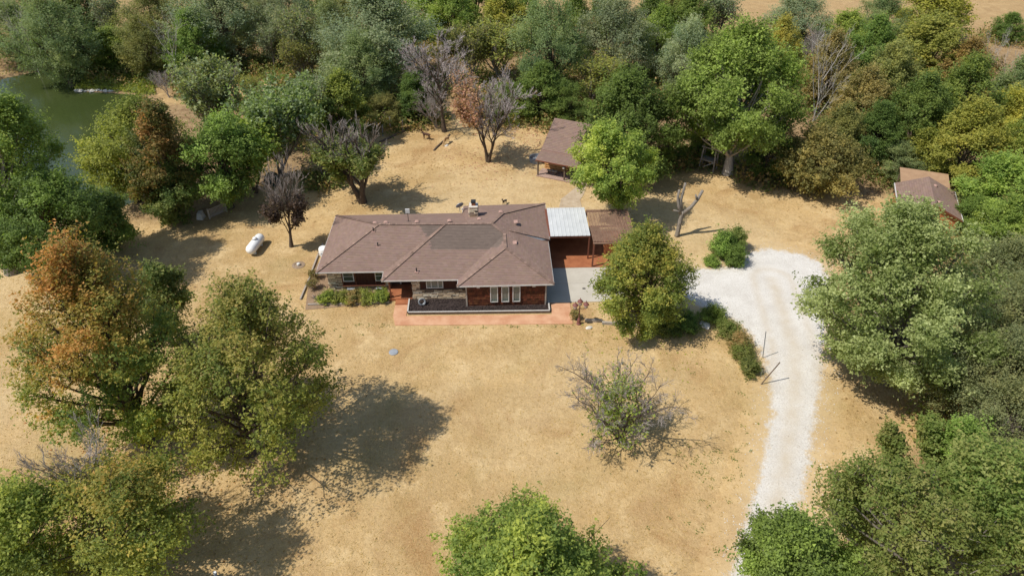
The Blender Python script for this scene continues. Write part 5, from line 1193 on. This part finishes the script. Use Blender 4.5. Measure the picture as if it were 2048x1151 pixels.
# dry lawn tufts
def lawn_ok(X, Y):
    k = sdf(ROAD, X, Y) > .8
    U_ = (X - HX) * math.cos(HA) + (Y - HY) * math.sin(HA); V_ = -(X - HX) * math.sin(HA) + (Y - HY) * math.cos(HA)
    k &= ~((U_ > -.2) & (U_ < 29.6) & (V_ > -1.2) & (V_ < 11.2)) & ~((U_ > 6.6) & (U_ < 22.8) & (V_ > -4.9) & (V_ < 0))
    return k & (sdf(POND, X, Y) > 1.5)
n = 85000; Y_ = 18 + 72 * rg.random(n) ** 1.15; X_ = rg.uniform(-1, 1, n) * (Y_ * .62 + 17); k = lawn_ok(X_, Y_); X_, Y_ = X_[k], Y_[k]; n = len(X_)
d = rg.normal(size=(n, 2)) * .10; h = rg.uniform(.02, .07, n); w_ = rg.normal(size=(n, 2)) * .030
B_ = np.stack([X_, Y_, np.zeros(n)], 1)
V = np.stack([B_ + np.concatenate([w_, np.zeros((n, 1))], 1), B_ - np.concatenate([w_, np.zeros((n, 1))], 1), B_ + np.concatenate([d, h[:, None]], 1)], 1).reshape(-1, 3)
tc = blend(np.tile(C_(.60, .44, .21), (n, 1)), np.tile(C_(.46, .33, .15), (n, 1)), rg.random(n)); tc = np.where(rg.random((n, 1)) < .015, C_(.22, .22, .09), tc)
o = link('dry_grass_tufts', fast_mesh('dry_grass_tufts', V, np.arange(3 * n).reshape(-1, 3), FOL, tint=np.repeat(tc, 3, 0))); tag(o, 'short dry grass blades over the lawn', kind='stuff')
# green weeds
W_ = []
for cx, cy, sx_, sy_, n in ((1425, 925, 35, 28, 38), (1370, 1060, 60, 40, 12), (1500, 870, 16, 60, 12), (690, 660, 60, 18, 6), (1290, 745, 60, 30, 6), (965, 651, 120, 2, 90), (60, 640, 60, 60, 16)):
    for _ in range(n): W_.append(at(rg.normal(cx, sx_), rg.normal(cy, sy_))[:2])
W_ = np.array(W_); W_ = W_[lawn_ok(W_[:, 0], W_[:, 1])]; m_ = 9; P_ = np.concatenate([np.repeat(W_, m_, 0), np.zeros((len(W_) * m_, 1))], 1) + rg.normal(size=(len(W_) * m_, 3)) * np.array([.13, .13, .03]); P_[:, 2] = np.abs(P_[:, 2]) + .03
V, F = leaves(rg, P_, rg.normal(size=P_.shape) * .5 + np.array([0, 0, .8]), .085)
o = link('weeds', fast_mesh('weeds', V, F, FOL, tint=np.repeat(blend(np.tile(MID, (len(P_), 1)), np.tile(OLIVE, (len(P_), 1)), rg.random(len(P_))), 3, 0))); tag(o, 'small green weeds dotted over the dry lawn', kind='stuff')
# pebbles spilled along the gravel edges
n = 9000; x0, y0 = ROAD.min(0) - 2; x1, y1 = ROAD.max(0) + 2; X_, Y_ = rg.uniform(x0, x1, n * 4), rg.uniform(y0, y1, n * 4); s_ = sdf(ROAD, X_, Y_); k = (np.abs(s_ + .1) < np.abs(rg.normal(0, .9, len(s_)))) & (Y_ > 14) & (s_ < 2)
X_, Y_ = X_[k][:n], Y_[k][:n]; P_ = np.stack([X_, Y_, np.full(len(X_), .02)], 1); V, F = leaves(rg, P_, rg.normal(size=P_.shape) * .3 + np.array([0, 0, .8]), .09, .8, .3)
o = link('loose_gravel', fast_mesh('loose_gravel', V, F, M['rock'])); tag(o, 'loose pale pebbles along the gravel edges', kind='stuff')
# fallen leaves under the trees
L_ = []
for bx, by, r_, n, c in ((295, 885, 6.5, 900, ORANGE * .8), (500, 905, 6.5, 800, BROWN), (1282, 652, 5, 500, YG), (1237, 447, 4, 200, BROWN), (976, 323, 5, 500, RUST), (1642, 382, 5, 400, BROWN), (1090, 265, 5, 900, RUST), (1750, 760, 7, 500, BROWN), (760, 330, 12, 700, BROWN)):
    p = at(bx, by)[:2]; q = p + rg.normal(size=(n, 2)) * r_ * .6; L_.append((q, np.tile(c, (n, 1))))
q = np.concatenate([a for a, b in L_]); cc = np.concatenate([b for a, b in L_]); k = lawn_ok(q[:, 0], q[:, 1]); q, cc = q[k], cc[k]
P_ = np.concatenate([q, np.full((len(q), 1), .04)], 1); V, F = leaves(rg, P_, rg.normal(size=P_.shape) * .3 + np.array([0, 0, .8]), .14)
o = link('fallen_leaves', fast_mesh('fallen_leaves', V, F, FOL, tint=np.repeat(cc * rg.uniform(.7, 1.3, (len(cc), 1)), 3, 0))); tag(o, 'fallen leaves scattered under the yard trees', kind='stuff')
